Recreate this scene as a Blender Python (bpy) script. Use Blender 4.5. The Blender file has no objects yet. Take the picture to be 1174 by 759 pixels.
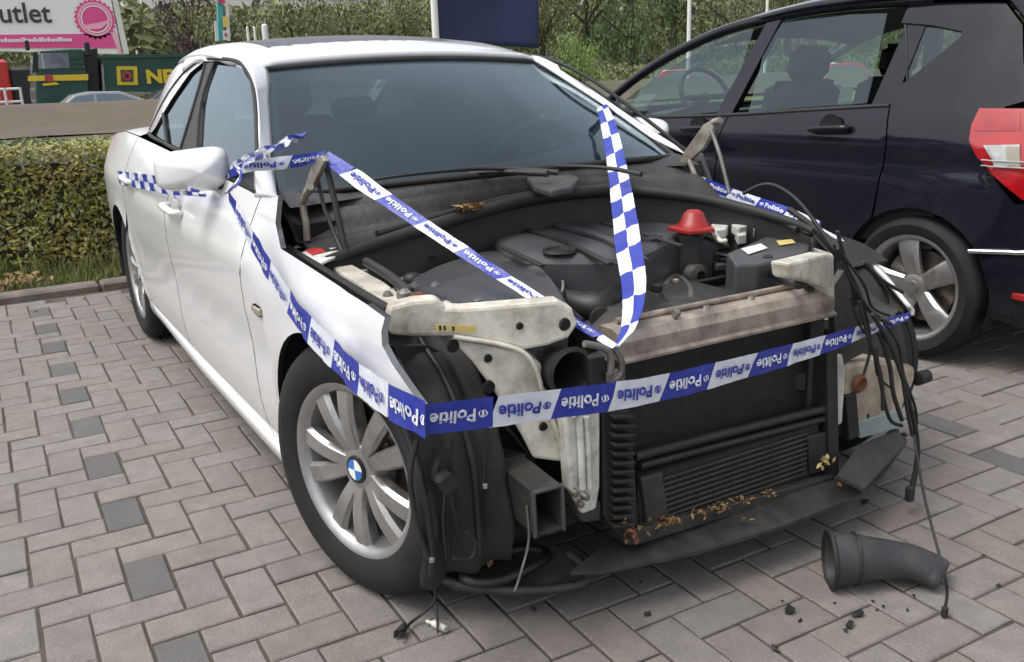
import bpy, bmesh, math, random
from mathutils import Vector, Matrix, noise
from mathutils.geometry import delaunay_2d_cdt
R = math.radians
rnd = random.Random(7)
scene = bpy.context.scene
col = scene.collection

# ------------------------------------------------------------------ camera
cd = bpy.data.cameras.new('camera'); cam = bpy.data.objects.new('camera', cd); col.objects.link(cam)
CYAW, CPITCH, CROLL = 2.61076, -0.278274, -0.033839
f_ = Vector((math.cos(CPITCH)*math.cos(CYAW), math.cos(CPITCH)*math.sin(CYAW), math.sin(CPITCH)))
r_ = f_.cross(Vector((0, 0, 1))).normalized(); u_ = r_.cross(f_)
r2 = r_*math.cos(CROLL)+u_*math.sin(CROLL); u2 = u_*math.cos(CROLL)-r_*math.sin(CROLL)
M = Matrix((r2, u2, -f_)).transposed().to_4x4(); M.translation = Vector((1.97028, -1.53737, 1.25972))
cam.matrix_world = M
cd.sensor_width = 36; cd.lens = 36*1050.11/1174; cd.clip_start = 0.05; cd.clip_end = 2000
scene.camera = cam

# ------------------------------------------------------------------ sky, sun, exposure
W = bpy.data.worlds.new('World'); scene.world = W; W.use_nodes = True
wn = W.node_tree; wn.nodes.clear()
SUN_EL, SUN_AZ = 62, 188      # degrees, azimuth counted clockwise from +Y
sk = wn.nodes.new('ShaderNodeTexSky'); sk.sky_type = 'NISHITA'; sk.sun_disc = False
sk.sun_elevation = R(SUN_EL); sk.sun_rotation = R(SUN_AZ); sk.air_density = 1.0; sk.dust_density = 4.0; sk.ozone_density = 1.0
hs = wn.nodes.new('ShaderNodeHueSaturation'); hs.inputs['Saturation'].default_value = 0.30; hs.inputs['Value'].default_value = 1.0
bgn = wn.nodes.new('ShaderNodeBackground'); bgn.inputs['Strength'].default_value = 0.15
wo = wn.nodes.new('ShaderNodeOutputWorld')
wn.links.new(sk.outputs[0], hs.inputs['Color']); wn.links.new(hs.outputs[0], bgn.inputs['Color']); wn.links.new(bgn.outputs[0], wo.inputs[0])
sd = bpy.data.lights.new('sun', 'SUN'); sd.energy = 0.8; sd.angle = R(30); sd.color = (1, 0.97, 0.92)
so = bpy.data.objects.new('sun', sd); col.objects.link(so)
sdir = Vector((math.sin(R(SUN_AZ))*math.cos(R(SUN_EL)), math.cos(R(SUN_AZ))*math.cos(R(SUN_EL)), math.sin(R(SUN_EL))))
so.rotation_euler = sdir.to_track_quat('Z', 'Y').to_euler(); so.location = (0, 0, 20)
scene.view_settings.view_transform = 'Standard'; scene.view_settings.look = 'None'
scene.view_settings.exposure = 0.73; scene.view_settings.gamma = 1.0
scene.cycles.max_bounces = 8; scene.cycles.transparent_max_bounces = 16
scene.cycles.use_denoising = True

# ------------------------------------------------------------------ materials
MATS = {}
def mat(name, c, rough=.5, metal=0., var=.0, vscale=6., c2=None, bump=0., bscale=60., coat=0., spec=.5, dirt=None, dscale=3., damt=.5, emit=None, tone=0., scr=0., world=False, speck=0., stain=0.):
    """procedural surface: base colour c broken up by noise towards c2 (or a darker c), optional dirt patches and fine relief"""
    m = bpy.data.materials.new(name); m.use_nodes = True
    n = m.node_tree.nodes; l = m.node_tree.links
    b = n['Principled BSDF']
    b.inputs['Roughness'].default_value = rough; b.inputs['Metallic'].default_value = metal
    b.inputs['Coat Weight'].default_value = coat; b.inputs['Coat Roughness'].default_value = .05
    b.inputs['Specular IOR Level'].default_value = spec
    tc = n.new('ShaderNodeTexCoord'); src = tc.outputs['Object']
    if world: ge = n.new('ShaderNodeNewGeometry'); src = ge.outputs['Position']
    def nz(scale, detail=5, rgh=.6):
        t = n.new('ShaderNodeTexNoise'); t.inputs['Scale'].default_value = scale; t.inputs['Detail'].default_value = detail
        t.inputs['Roughness'].default_value = rgh; l.new(src, t.inputs['Vector']); return t.outputs['Fac']
    def ramp(x, a, b_):
        r = n.new('ShaderNodeMapRange'); r.inputs['From Min'].default_value = a; r.inputs['From Max'].default_value = b_
        l.new(x, r.inputs['Value']); return r.outputs[0]
    def mix(fac, A, B):
        x = n.new('ShaderNodeMix'); x.data_type = 'RGBA'
        if isinstance(fac, float): x.inputs[0].default_value = fac
        else: l.new(fac, x.inputs[0])
        for i, v in ((6, A), (7, B)):
            if isinstance(v, tuple): x.inputs[i].default_value = (*v, 1)
            else: l.new(v, x.inputs[i])
        return x.outputs[2]
    cur = tuple(c)
    if var or c2:
        cc = tuple(c2) if c2 else tuple(x*(1-var) for x in c)
        cur = mix(ramp(nz(vscale), .3, .7), cur, cc)
    if dirt:
        mr = n.new('ShaderNodeMath'); mr.operation = 'MULTIPLY'; mr.inputs[1].default_value = damt
        l.new(ramp(nz(dscale, 8, .7), .42, .68), mr.inputs[0]); cur = mix(mr.outputs[0], cur, tuple(dirt))
    if scr:
        mr = n.new('ShaderNodeMath'); mr.operation = 'MULTIPLY'; mr.inputs[1].default_value = scr
        l.new(ramp(nz(bscale*.8, 3, .8), .55, .75), mr.inputs[0]); cur = mix(mr.outputs[0], cur, (.02, .018, .015))
    if stain:
        mr = n.new('ShaderNodeMath'); mr.operation = 'MULTIPLY'; mr.inputs[1].default_value = stain
        l.new(ramp(nz(1.1, 7, .65), .48, .72), mr.inputs[0]); cur = mix(mr.outputs[0], cur, tuple(x*.52 for x in c))
    if speck:
        mr = n.new('ShaderNodeMath'); mr.operation = 'MULTIPLY'; mr.inputs[1].default_value = speck
        l.new(ramp(nz(260, 2, .8), .56, .66), mr.inputs[0]); cur = mix(mr.outputs[0], cur, tuple(x*.45 for x in c))
        mr = n.new('ShaderNodeMath'); mr.operation = 'MULTIPLY'; mr.inputs[1].default_value = speck*.8
        l.new(ramp(nz(190, 2, .8), .58, .68), mr.inputs[0]); cur = mix(mr.outputs[0], cur, tuple(min(1, x*1.6) for x in c))
    if tone:
        oi = n.new('ShaderNodeObjectInfo'); at = n.new('ShaderNodeAttribute'); at.attribute_name = 'tone'
        ad = n.new('ShaderNodeMath'); ad.operation = 'ADD'; l.new(oi.outputs['Random'], ad.inputs[0]); l.new(at.outputs['Fac'], ad.inputs[1])
        fr = n.new('ShaderNodeMath'); fr.operation = 'FRACT'; l.new(ad.outputs[0], fr.inputs[0])
        hv = n.new('ShaderNodeHueSaturation'); v = n.new('ShaderNodeMapRange')
        v.inputs['To Min'].default_value = 1-tone; v.inputs['To Max'].default_value = 1+tone
        l.new(fr.outputs[0], v.inputs['Value']); l.new(v.outputs[0], hv.inputs['Value'])
        h2 = n.new('ShaderNodeMath'); h2.operation = 'MULTIPLY'; h2.inputs[1].default_value = 7.31; l.new(fr.outputs[0], h2.inputs[0])
        h3 = n.new('ShaderNodeMath'); h3.operation = 'FRACT'; l.new(h2.outputs[0], h3.inputs[0])
        v2 = n.new('ShaderNodeMapRange'); v2.inputs['To Min'].default_value = .7; v2.inputs['To Max'].default_value = 1.3
        l.new(h3.outputs[0], v2.inputs['Value']); l.new(v2.outputs[0], hv.inputs['Saturation'])
        if isinstance(cur, tuple): hv.inputs['Color'].default_value = (*cur, 1)
        else: l.new(cur, hv.inputs['Color'])
        cur = hv.outputs[0]
    if isinstance(cur, tuple): b.inputs['Base Color'].default_value = (*cur, 1)
    else: l.new(cur, b.inputs['Base Color'])
    if bump:
        bp = n.new('ShaderNodeBump'); bp.inputs['Strength'].default_value = bump; bp.inputs['Distance'].default_value = .01
        l.new(nz(bscale, 6), bp.inputs['Height']); l.new(bp.outputs[0], b.inputs['Normal'])
    if emit:
        b.inputs['Emission Color'].default_value = (*emit, 1); b.inputs['Emission Strength'].default_value = 1
    MATS[name] = m; return m
def glass(name, tint, base_refl=.06, haze=0., hazec=(.2, .22, .23)):
    m = bpy.data.materials.new(name); m.use_nodes = True
    n = m.node_tree.nodes; l = m.node_tree.links; n.clear()
    out = n.new('ShaderNodeOutputMaterial'); tr = n.new('ShaderNodeBsdfTransparent'); tr.inputs[0].default_value = (*tint, 1)
    gl = n.new('ShaderNodeBsdfGlossy'); gl.inputs['Roughness'].default_value = .02; gl.inputs['Color'].default_value = (.80, .92, 1, 1)
    lw = n.new('ShaderNodeLayerWeight'); lw.inputs[0].default_value = .5
    pw = n.new('ShaderNodeMath'); pw.operation = 'POWER'; pw.inputs[1].default_value = 4; l.new(lw.outputs['Facing'], pw.inputs[0])
    mr = n.new('ShaderNodeMapRange'); mr.inputs['To Min'].default_value = base_refl; mr.inputs['To Max'].default_value = .95
    l.new(pw.outputs[0], mr.inputs['Value'])
    mx = n.new('ShaderNodeMixShader'); l.new(mr.outputs[0], mx.inputs[0])
    df = n.new('ShaderNodeBsdfDiffuse'); df.inputs[0].default_value = (*hazec, 1)
    m2 = n.new('ShaderNodeMixShader'); tc = n.new('ShaderNodeTexCoord'); t = n.new('ShaderNodeTexNoise'); t.inputs['Scale'].default_value = 2.5; t.inputs['Detail'].default_value = 5
    l.new(tc.outputs['Object'], t.inputs['Vector'])
    hz = n.new('ShaderNodeMapRange'); hz.inputs['From Min'].default_value = .3; hz.inputs['From Max'].default_value = .75
    hz.inputs['To Min'].default_value = haze*.6; hz.inputs['To Max'].default_value = haze*1.4; l.new(t.outputs['Fac'], hz.inputs['Value'])
    l.new(hz.outputs[0], m2.inputs[0]); l.new(tr.outputs[0], m2.inputs[1]); l.new(df.outputs[0], m2.inputs[2])
    l.new(m2.outputs[0], mx.inputs[1]); l.new(gl.outputs[0], mx.inputs[2]); l.new(mx.outputs[0], out.inputs[0])
    MATS[name] = m; return m

mat('white_paint', (.73, .735, .735), .28, coat=.8, dirt=(.55, .53, .49), dscale=1.6, damt=.06)
mat('cream_metal', (.68, .65, .555), .42, dirt=(.17, .14, .10), dscale=8, damt=.8, bump=.04, bscale=90, scr=.25, coat=.2)
mat('dirty_white_metal', (.62, .62, .57), .45, dirt=(.22, .20, .16), dscale=12, damt=.7, scr=.3)
mat('black_plastic', (.012, .012, .013), .48, c2=(.026, .025, .024), vscale=7, bump=.12, bscale=160)
mat('dusty_plastic', (.018, .018, .019), .55, c2=(.038, .036, .033), vscale=9, bump=.25, bscale=70, dirt=(.095, .084, .068), dscale=17, damt=.38)
mat('engine_cover_plastic', (.046, .049, .056), .38, c2=(.066, .067, .072), vscale=5, bump=.06, bscale=220, dirt=(.10, .095, .085), dscale=10, damt=.35)
mat('rubber', (.012, .012, .012), .65, c2=(.022, .021, .020), vscale=14, bump=.1, bscale=120)
mat('tyre_rubber', (.012, .012, .013), .75, spec=.3, c2=(.022, .021, .020), vscale=9, bump=.06, bscale=150)
mat('alloy', (.50, .50, .495), .36, .8, c2=(.37, .36, .35), vscale=7, dirt=(.12, .10, .08), dscale=18, damt=.35)
mat('barrel_metal', (.50, .50, .51), .35, .8, c2=(.32, .31, .30), vscale=8)
mat('disc_metal', (.35, .33, .31), .4, .9, c2=(.20, .15, .11), vscale=10)
mat('raw_aluminium', (.50, .43, .36), .5, .55, c2=(.25, .21, .175), vscale=14, dirt=(.08, .065, .05), dscale=7, damt=.6, bump=.08)
mat('steel_grey', (.30, .29, .27), .45, .7, c2=(.16, .14, .12), vscale=16)
mat('zinc_bracket', (.42, .39, .34), .5, .4, c2=(.18, .15, .12), vscale=18, scr=.4)
mat('rust', (.20, .075, .03), .85, c2=(.09, .04, .02), vscale=30, bump=.3)
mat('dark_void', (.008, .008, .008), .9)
mat('radiator_core', (.012, .012, .013), .6, c2=(.024, .023, .022), vscale=25, bump=.4, bscale=420)
mat('chrome', (.75, .75, .76), .12, 1.)
mat('duct_plastic', (.026, .027, .032), .5, c2=(.040, .040, .044), vscale=8, dirt=(.10, .09, .075), dscale=12, damt=.35, bump=.1, bscale=120)
mat('brake_red', (.40, .012, .016), .16, coat=.8, c2=(.26, .008, .012), vscale=12)
mat('red_plastic', (.36, .018, .018), .4, c2=(.22, .012, .012), vscale=16)
mat('blue_vinyl', (.016, .028, .29), .33, c2=(.03, .05, .36), vscale=20, bump=.35, bscale=45)
mat('white_vinyl', (.74, .77, .83), .33, c2=(.64, .67, .76), vscale=20, bump=.35, bscale=45)
mat('emblem_blue', (.03, .16, .45), .3); mat('emblem_white', (.8, .8, .8), .3); mat('emblem_black', (.012, .012, .012), .3)
mat('yellow_sticker', (.62, .48, .08), .6, c2=(.50, .42, .25), vscale=60); mat('paper_white', (.75, .74, .70), .7, dirt=(.35, .30, .25), dscale=30)
mat('print_red', (.5, .03, .03), .6); mat('print_dark', (.03, .03, .03), .6)
mat('leaf_dry', (.24, .115, .04), .8, c2=(.11, .06, .025), vscale=25)
mat('leaf_tan', (.34, .23, .10), .8, c2=(.20, .125, .055), vscale=25)
mat('washer_tank', (.56, .49, .38), .45, c2=(.36, .30, .22), vscale=8, dirt=(.10, .08, .06), dscale=10, damt=.7)
mat('washer_fluid_tank', (.30, .38, .38), .4, c2=(.20, .26, .26), vscale=8)
mat('seat_fabric', (.035, .036, .040), .85, bump=.2, bscale=200)
mat('interior_trim', (.045, .046, .050), .7)
mat('headliner', (.42, .42, .42), .9)
mat('black_paint', (.008, .0085, .014), .20, coat=.55, var=.1, spec=.12, dirt=(.022, .022, .026), dscale=3, damt=.35)
mat('tail_red', (.46, .007, .012), .14, coat=1., c2=(.28, .004, .009), vscale=9)
mat('tail_clear', (.50, .50, .49), .15, coat=1., c2=(.36, .36, .36), vscale=30)
mat('tail_amber', (.30, .26, .20), .15, coat=1.)
glass('windscreen_glass', (.34, .43, .47), .05, .09, (.08, .14, .175))
glass('side_glass', (.30, .37, .40), .09, .05, (.10, .14, .16))
glass('dark_glass', (.10, .12, .13), .045, .02, (.05, .06, .07))
glass('hatch_glass', (.66, .80, .78), .06, .05, (.2, .27, .27))
glass('truck_glass', (.55, .6, .6), .15, .1)
glass('cab_glass', (.55, .6, .6), .3, .5, (.5, .52, .52))

# ------------------------------------------------------------------ object helpers
def tag(o, label=None, cat=None, group=None, kind=None):
    if label: o['label'] = label
    if cat: o['category'] = cat
    if group: o['group'] = group
    if kind: o['kind'] = kind
    return o
def empty(name, loc=(0, 0, 0), rz=0.):
    o = bpy.data.objects.new(name, None); col.objects.link(o); o.location = loc; o.rotation_euler = (0, 0, rz)
    o.empty_display_size = .1; return o
def copy_tree(o, parent=None):
    c = o.copy(); col.objects.link(c)
    if parent is not None: c.parent = parent
    for ch in list(o.children): copy_tree(ch, c)
    return c
def catmull(P, sub=6, closed=False):
    P = [Vector(p) for p in P]; n = len(P)
    if n < 3: return P
    out = []
    rng = range(n if closed else n-1)
    for i in rng:
        if closed: p0, p1, p2, p3 = P[i-1], P[i], P[(i+1) % n], P[(i+2) % n]
        else: p0, p1, p2, p3 = P[max(i-1, 0)], P[i], P[i+1], P[min(i+2, n-1)]
        for k in range(sub):
            t = k/sub
            out.append(.5*((2*p1)+(-p0+p2)*t+(2*p0-5*p1+4*p2-p3)*t*t+(-p0+3*p1-3*p2+p3)*t**3))
    if not closed: out.append(P[-1].copy())
    return out
def lerp_tab(tab, x):
    if x <= tab[0][0]: return tab[0][1]
    for (a, va), (b, vb) in zip(tab, tab[1:]):
        if x <= b: 
            t = (x-a)/(b-a); t = t*t*(3-2*t)*.35+t*.65
            return va+(vb-va)*t
    return tab[-1][1]

class MB:
    """collects geometry, then links it as ONE mesh object"""
    def __init__(s): s.v = []; s.f = []; s.mi = []; s.m = 0
    def add(s, verts, faces):
        o = len(s.v); s.v += [tuple(v) for v in verts]
        for f in faces: s.f.append([o+i for i in f]); s.mi.append(s.m)
        return o
    def box(s, c, size, rot=None, taper=1.):
        hx, hy, hz = size[0]/2, size[1]/2, size[2]/2; c = Vector(c)
        V = []
        for z in (-1, 1):
            k = taper if z > 0 else 1
            for x, y in ((-1, -1), (1, -1), (1, 1), (-1, 1)):
                p = Vector((x*hx*k, y*hy*k, z*hz)); V.append(c+(rot @ p if rot else p))
        s.add(V, [(3, 2, 1, 0), (4, 5, 6, 7), (0, 1, 5, 4), (1, 2, 6, 5), (2, 3, 7, 6), (3, 0, 4, 7)]); return s
    def bbox(s, c, size, b=.01, rot=None):
        """box with chamfered edges"""
        hx, hy, hz = size[0]/2, size[1]/2, size[2]/2; b = min(b, hx*.9, hy*.9, hz*.9); c = Vector(c)
        def ring(k, z): return [(-hx+k, -hy), (hx-k, -hy), (hx, -hy+k), (hx, hy-k), (hx-k, hy), (-hx+k, hy), (-hx, hy-k), (-hx, -hy+k)] if False else None
        V = []
        for z, i in ((-hz, b), (-hz+b, 0), (hz-b, 0), (hz, b)):
            x, y, k = hx-i, hy-i, b*.7
            for px, py in ((-x+k, -y), (x-k, -y), (x, -y+k), (x, y-k), (x-k, y), (-x+k, y), (-x, y-k), (-x, -y+k)):
                p = Vector((px, py, z)); V.append(c+(rot @ p if rot else p))
        F = [list(range(7, -1, -1)), list(range(24, 32))]
        for r in range(3):
            for i in range(8): F.append((r*8+i, r*8+(i+1) % 8, r*8+8+(i+1) % 8, r*8+8+i))
        s.add(V, F); return s
    def tube(s, P, r, n=8, smooth=5, cap=True, flat=1.):
        P = catmull(P, smooth) if smooth and len(P) > 2 else [Vector(p) for p in P]
        N = len(P); rr = r if isinstance(r, (list, tuple)) else None
        up = None; V = []
        for i, p in enumerate(P):
            t = (P[min(i+1, N-1)]-P[max(i-1, 0)])
            if t.length < 1e-9: t = Vector((0, 0, 1))
            t.normalize()
            if up is None:
                a = Vector((0, 0, 1)) if abs(t.z) < .9 else Vector((1, 0, 0)); up = (a-t*a.dot(t)).normalized()
            else:
                up = up-t*up.dot(t); up.normalize()
            sd_ = t.cross(up)
            if rr:
                k = i/(N-1)*(len(rr)-1); j = min(int(k), len(rr)-2); R_ = rr[j]+(rr[j+1]-rr[j])*(k-j)
            else: R_ = r
            for q in range(n):
                a = 2*math.pi*q/n; V.append(p+up*math.cos(a)*R_*flat+sd_*math.sin(a)*R_)
        F = []
        for i in range(N-1):
            for q in range(n): F.append((i*n+q, i*n+(q+1) % n, (i+1)*n+(q+1) % n, (i+1)*n+q))
        if cap: F.append(list(range(n-1, -1, -1))); F.append([(N-1)*n+q for q in range(n)])
        s.add(V, F); return s
    def lathe(s, prof, n=32, c=(0, 0, 0), axis='y', a0=0., a1=None, sgn=1):
        """prof: (radius, height along axis)"""
        full = a1 is None; A = 2*math.pi if full else a1-a0
        c = Vector(c); V = []; m = n if full else n+1
        for k in range(m):
            a = a0+A*k/n; ca, sa = math.cos(a), math.sin(a)
            for r, h in prof:
                p = {'y': (r*ca, h, r*sa), 'z': (r*ca, r*sa, h), 'x': (h, r*ca, r*sa)}[axis]; V.append(c+Vector(p))
        L = len(prof); F = []
        for k in range(n):
            k2 = (k+1) % m
            for j in range(L-1):
                F.append((k*L+j, k2*L+j, k2*L+j+1, k*L+j+1))
        s.add(V, F); return s
    def slab(s, P, off):
        """polygon P (3D points, any count) pushed along off: a plate of real thickness"""
        P = [Vector(p) for p in P]; off = Vector(off); n = len(P)
        # triangulate in the best plane
        nrm = Vector((0, 0, 0))
        for i in range(n):
            a, b = P[i], P[(i+1) % n]; nrm += Vector(((a.y-b.y)*(a.z+b.z), (a.z-b.z)*(a.x+b.x), (a.x-b.x)*(a.y+b.y)))
        nrm.normalize()
        if nrm.dot(off) > 0: P = P[::-1]; nrm = -nrm
        ax = Vector((1, 0, 0)) if abs(nrm.x) < .8 else Vector((0, 1, 0)); e1 = nrm.cross(ax).normalized(); e2 = nrm.cross(e1)
        pts = [Vector((p.dot(e1), p.dot(e2))) for p in P]
        r = delaunay_2d_cdt(pts, [], [list(range(n))], 1, 1e-6)
        tri = [[r[3][v][0] for v in f] for f in r[2]]
        V = P+[p+off for p in P]; F = []
        for t in tri:
            a, b, c_ = (V[i] for i in t[:3])
            if (b-a).cross(c_-a).dot(nrm) < 0: t = t[::-1]
            F.append(t); F.append([i+n for i in t[::-1]])
        for i in range(n): j = (i+1) % n; F.append((j, i, i+n, j+n))
        s.add(V, F); return s
    def grid(s, fn, nu, nv, wrap=False):
        V = [fn(i/nu, j/nv) for i in range(nu+1) for j in range(nv+1)]
        F = [(i*(nv+1)+j, (i+1)*(nv+1)+j, (i+1)*(nv+1)+j+1, i*(nv+1)+j+1) for i in range(nu) for j in range(nv)]
        s.add(V, F); return s
    def build(s, name, m, parent=None, smooth=None, solid=0., loc=None, bevel=0., flip=False, subsurf=0):
        me = bpy.data.meshes.new(name); me.from_pydata(s.v, [], s.f)
        ms = m if isinstance(m, (list, tuple)) else [m]
        for x in ms: me.materials.append(MATS[x] if isinstance(x, str) else x)
        if len(ms) > 1: me.polygons.foreach_set('material_index', s.mi)
        me.update()
        if flip: me.flip_normals()
        o = bpy.data.objects.new(name, me); col.objects.link(o)
        if parent is not None: o.parent = parent
        if loc: o.location = loc
        if smooth:
            me.polygons.foreach_set('use_smooth', [True]*len(me.polygons)); me.set_sharp_from_angle(angle=R(smooth))
        if solid:
            md = o.modifiers.new('solid', 'SOLIDIFY'); md.thickness = solid; md.offset = -1
        if bevel:
            md = o.modifiers.new('bevel', 'BEVEL'); md.width = bevel; md.segments = 2; md.limit_method = 'ANGLE'; md.angle_limit = R(40); md.harden_normals = False
        if subsurf:
            md = o.modifiers.new('sub', 'SUBSURF'); md.levels = subsurf; md.render_levels = subsurf
        return o
def inside(poly, x, y):
    c = False; n = len(poly)
    for i in range(n):
        x1, y1 = poly[i]; x2, y2 = poly[i-1]
        if (y1 > y) != (y2 > y) and x < (x2-x1)*(y-y1)/(y2-y1)+x1: c = not c
    return c
def densify(poly, d):
    out = []
    for i in range(len(poly)):
        a, b = Vector(poly[i]), Vector(poly[(i+1) % len(poly)]); k = max(1, int((b-a).length/d))
        out += [tuple(a.lerp(b, t/k)) for t in range(k)]
    return out
def arc(cx, cz, r, a0, a1, n=14):
    return [(cx+r*math.cos(R(a0+(a1-a0)*i/n)), cz+r*math.sin(R(a0+(a1-a0)*i/n))) for i in range(n+1)]
def side_panel(name, poly, side, fn, m, parent, step=.05, thick=.012, lift=0., smooth=50, rim=.02):
    """sheet metal: outline (x,z) seen from the side, laid on the body surface y = side*fn(x,z), edges turned inwards"""
    poly = densify(poly, step)
    n = len(poly); pts = [Vector(p) for p in poly]
    xs = [p[0] for p in poly]; zs = [p[1] for p in poly]
    x = min(xs)+step*.5
    while x < max(xs):
        z = min(zs)+step*.5
        while z < max(zs):
            if inside(poly, x, z) and min((px-x)**2+(pz-z)**2 for px, pz in poly) > (step*.45)**2: pts.append(Vector((x, z)))
            z += step
        x += step
    r = delaunay_2d_cdt(pts, [], [list(range(n))], 1, 1e-6)
    V = [(p.x, side*(fn(p.x, p.y)+lift), p.y) for p in r[0]]
    F = []
    for f in r[2]:
        a, b, c = (Vector(V[i]) for i in f[:3])
        nn = (b-a).cross(c-a)
        F.append(f if nn.y*side > 0 else f[::-1])
    # turned-in rim
    b = MB(); b.add(V, F)
    idx = {}
    for i, o in enumerate(r[3]):
        for k in o:
            if k < n: idx[k] = i
    ring = [idx[k] for k in range(n) if k in idx]
    o = len(b.v); b.v += [(V[i][0], V[i][1]-side*thick, V[i][2]) for i in ring]
    area = sum(poly[i][0]*poly[(i+1) % n][1]-poly[(i+1) % n][0]*poly[i][1] for i in range(n))
    for i in range(len(ring)):
        j = (i+1) % len(ring); q = (ring[i], ring[j], o+j, o+i)
        if (area > 0) == (side > 0): q = q[::-1]
        b.f.append(list(q)); b.mi.append(0)
    ob_ = b.build(name, m, parent, smooth)
    e = .004; NV = []
    for i, (x, y, z) in enumerate(b.v):
        dx = (fn(x+e, z)-fn(x-e, z))/(2*e); dz = (fn(x, z+e)-fn(x, z-e))/(2*e)
        NV.append(Vector((-dx, side, -dz)).normalized())
    ob_.data.normals_split_custom_set_from_vertices(NV)
    return ob_
def text_mesh(s, size, bold=.0):
    cu = bpy.data.curves.new('lettering', 'FONT'); cu.body = s; cu.size = size; cu.align_x = 'LEFT'; cu.offset = bold; cu.resolution_u = 3
    ob = bpy.data.objects.new('lettering', cu); col.objects.link(ob)
    dg = bpy.context.evaluated_depsgraph_get(); me = bpy.data.meshes.new_from_object(ob.evaluated_get(dg))
    v = [tuple(x.co) for x in me.vertices]; f = [list(p.vertices) for p in me.polygons]
    bpy.data.objects.remove(ob); bpy.data.curves.remove(cu); bpy.data.meshes.remove(me)
    return v, f

# ================================================================== THE SETTING
mat('paver_concrete', (.238, .214, .196), .88, c2=(.188, .169, .155), vscale=17, bump=.45, bscale=230, dirt=(.135, .122, .111), dscale=11, damt=.55, tone=.06, world=True, speck=.6, stain=.42)
mat('paver_concrete_dark', (.120, .117, .117), .88, c2=(.096, .095, .097), vscale=19, bump=.45, bscale=230, dirt=(.15, .13, .12), dscale=14, damt=.5, tone=.08, world=True, speck=.5)
mat('joint_sand', (.108, .090, .077), .95, c2=(.05, .048, .032), vscale=9, bump=.5, bscale=180)
mat('kerb_concrete', (.22, .195, .18), .9, c2=(.15, .13, .12), vscale=6, bump=.3, bscale=150, dirt=(.09, .075, .06), dscale=8, damt=.6, tone=.08)
mat('soil', (.10, .085, .06), .95, c2=(.06, .065, .03), vscale=.8, bump=.5, bscale=8)
mat('meadow', (.11, .13, .035), .95, c2=(.20, .20, .06), vscale=.35, bump=.4, bscale=6)
mat('earth', (.125, .092, .073), .95, c2=(.085, .070, .055), vscale=1.5, bump=.8, bscale=14, dirt=(.09, .10, .04), dscale=.9, damt=.5)
mat('asphalt', (.075, .074, .074), .9, c2=(.055, .055, .055), vscale=.7, bump=.2, bscale=40)
mat('grass_blade', (.12, .16, .035), .7, c2=(.17, .16, .06), vscale=1.8)
mat('hedge_leaf', (.155, .185, .030), .5, c2=(.33, .275, .095), vscale=2.6, tone=.38)
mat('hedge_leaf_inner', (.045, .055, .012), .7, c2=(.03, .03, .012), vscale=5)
mat('bark', (.075, .06, .045), .9, c2=(.04, .033, .025), vscale=6, bump=.5, bscale=12)
mat('twig', (.07, .05, .035), .9)
mat('ivy_leaf', (.045, .075, .018), .6, c2=(.07, .11, .028), vscale=1.5)
mat('crown_olive', (.125, .145, .062), .75, c2=(.17, .175, .075), vscale=.5, tone=.25)
mat('crown_green', (.075, .125, .048), .75, c2=(.115, .165, .06), vscale=.5, tone=.25)
mat('crown_pale', (.16, .19, .10), .75, c2=(.20, .23, .12), vscale=.5, tone=.25)
mat('crown_bright', (.13, .22, .045), .7, c2=(.19, .28, .07), vscale=.8, tone=.2)
mat('crown_purple', (.06, .035, .045), .75, c2=(.085, .05, .06), vscale=.6, tone=.2)
mat('pole_white', (.75, .75, .74), .4, dirt=(.4, .4, .38), dscale=6, damt=.3)
mat('banner_navy', (.012, .018, .075), .6, c2=(.018, .026, .095), vscale=3)
mat('board_white', (.84, .84, .85), .5); mat('board_pink', (.74, .085, .30), .5); mat('board_grey', (.045, .045, .05), .5); mat('pink_light', (.88, .42, .58), .5)
mat('truck_green', (.010, .060, .046), .35, c2=(.014, .075, .058), vscale=1.2, dirt=(.05, .07, .055), dscale=2, damt=.35, coat=.3)
mat('truck_yellow', (.72, .52, .03), .45); mat('truck_red', (.40, .05, .05), .45); mat('truck_dark', (.015, .018, .02), .6)
mat('silver_paint', (.33, .34, .36), .3, .4, coat=.7); mat('dark_paint', (.03, .032, .04), .25, coat=.8); mat('red_paint', (.55, .03, .03), .3, coat=.7, var=.15); mat('white_car_paint', (.75, .75, .75), .3, coat=.6)
mat('teal_sign', (.06, .34, .34), .5); mat('sign_yellow', (.70, .55, .10), .5); mat('sign_red', (.5, .06, .12), .5)
mat('facade_grey', (.34, .34, .36), .8, var=.12, vscale=.3); mat('facade_white', (.72, .71, .71), .8, var=.1, vscale=.4); mat('facade_beige', (.42, .36, .32), .8); mat('facade_roof', (.13, .12, .125), .8)

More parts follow.
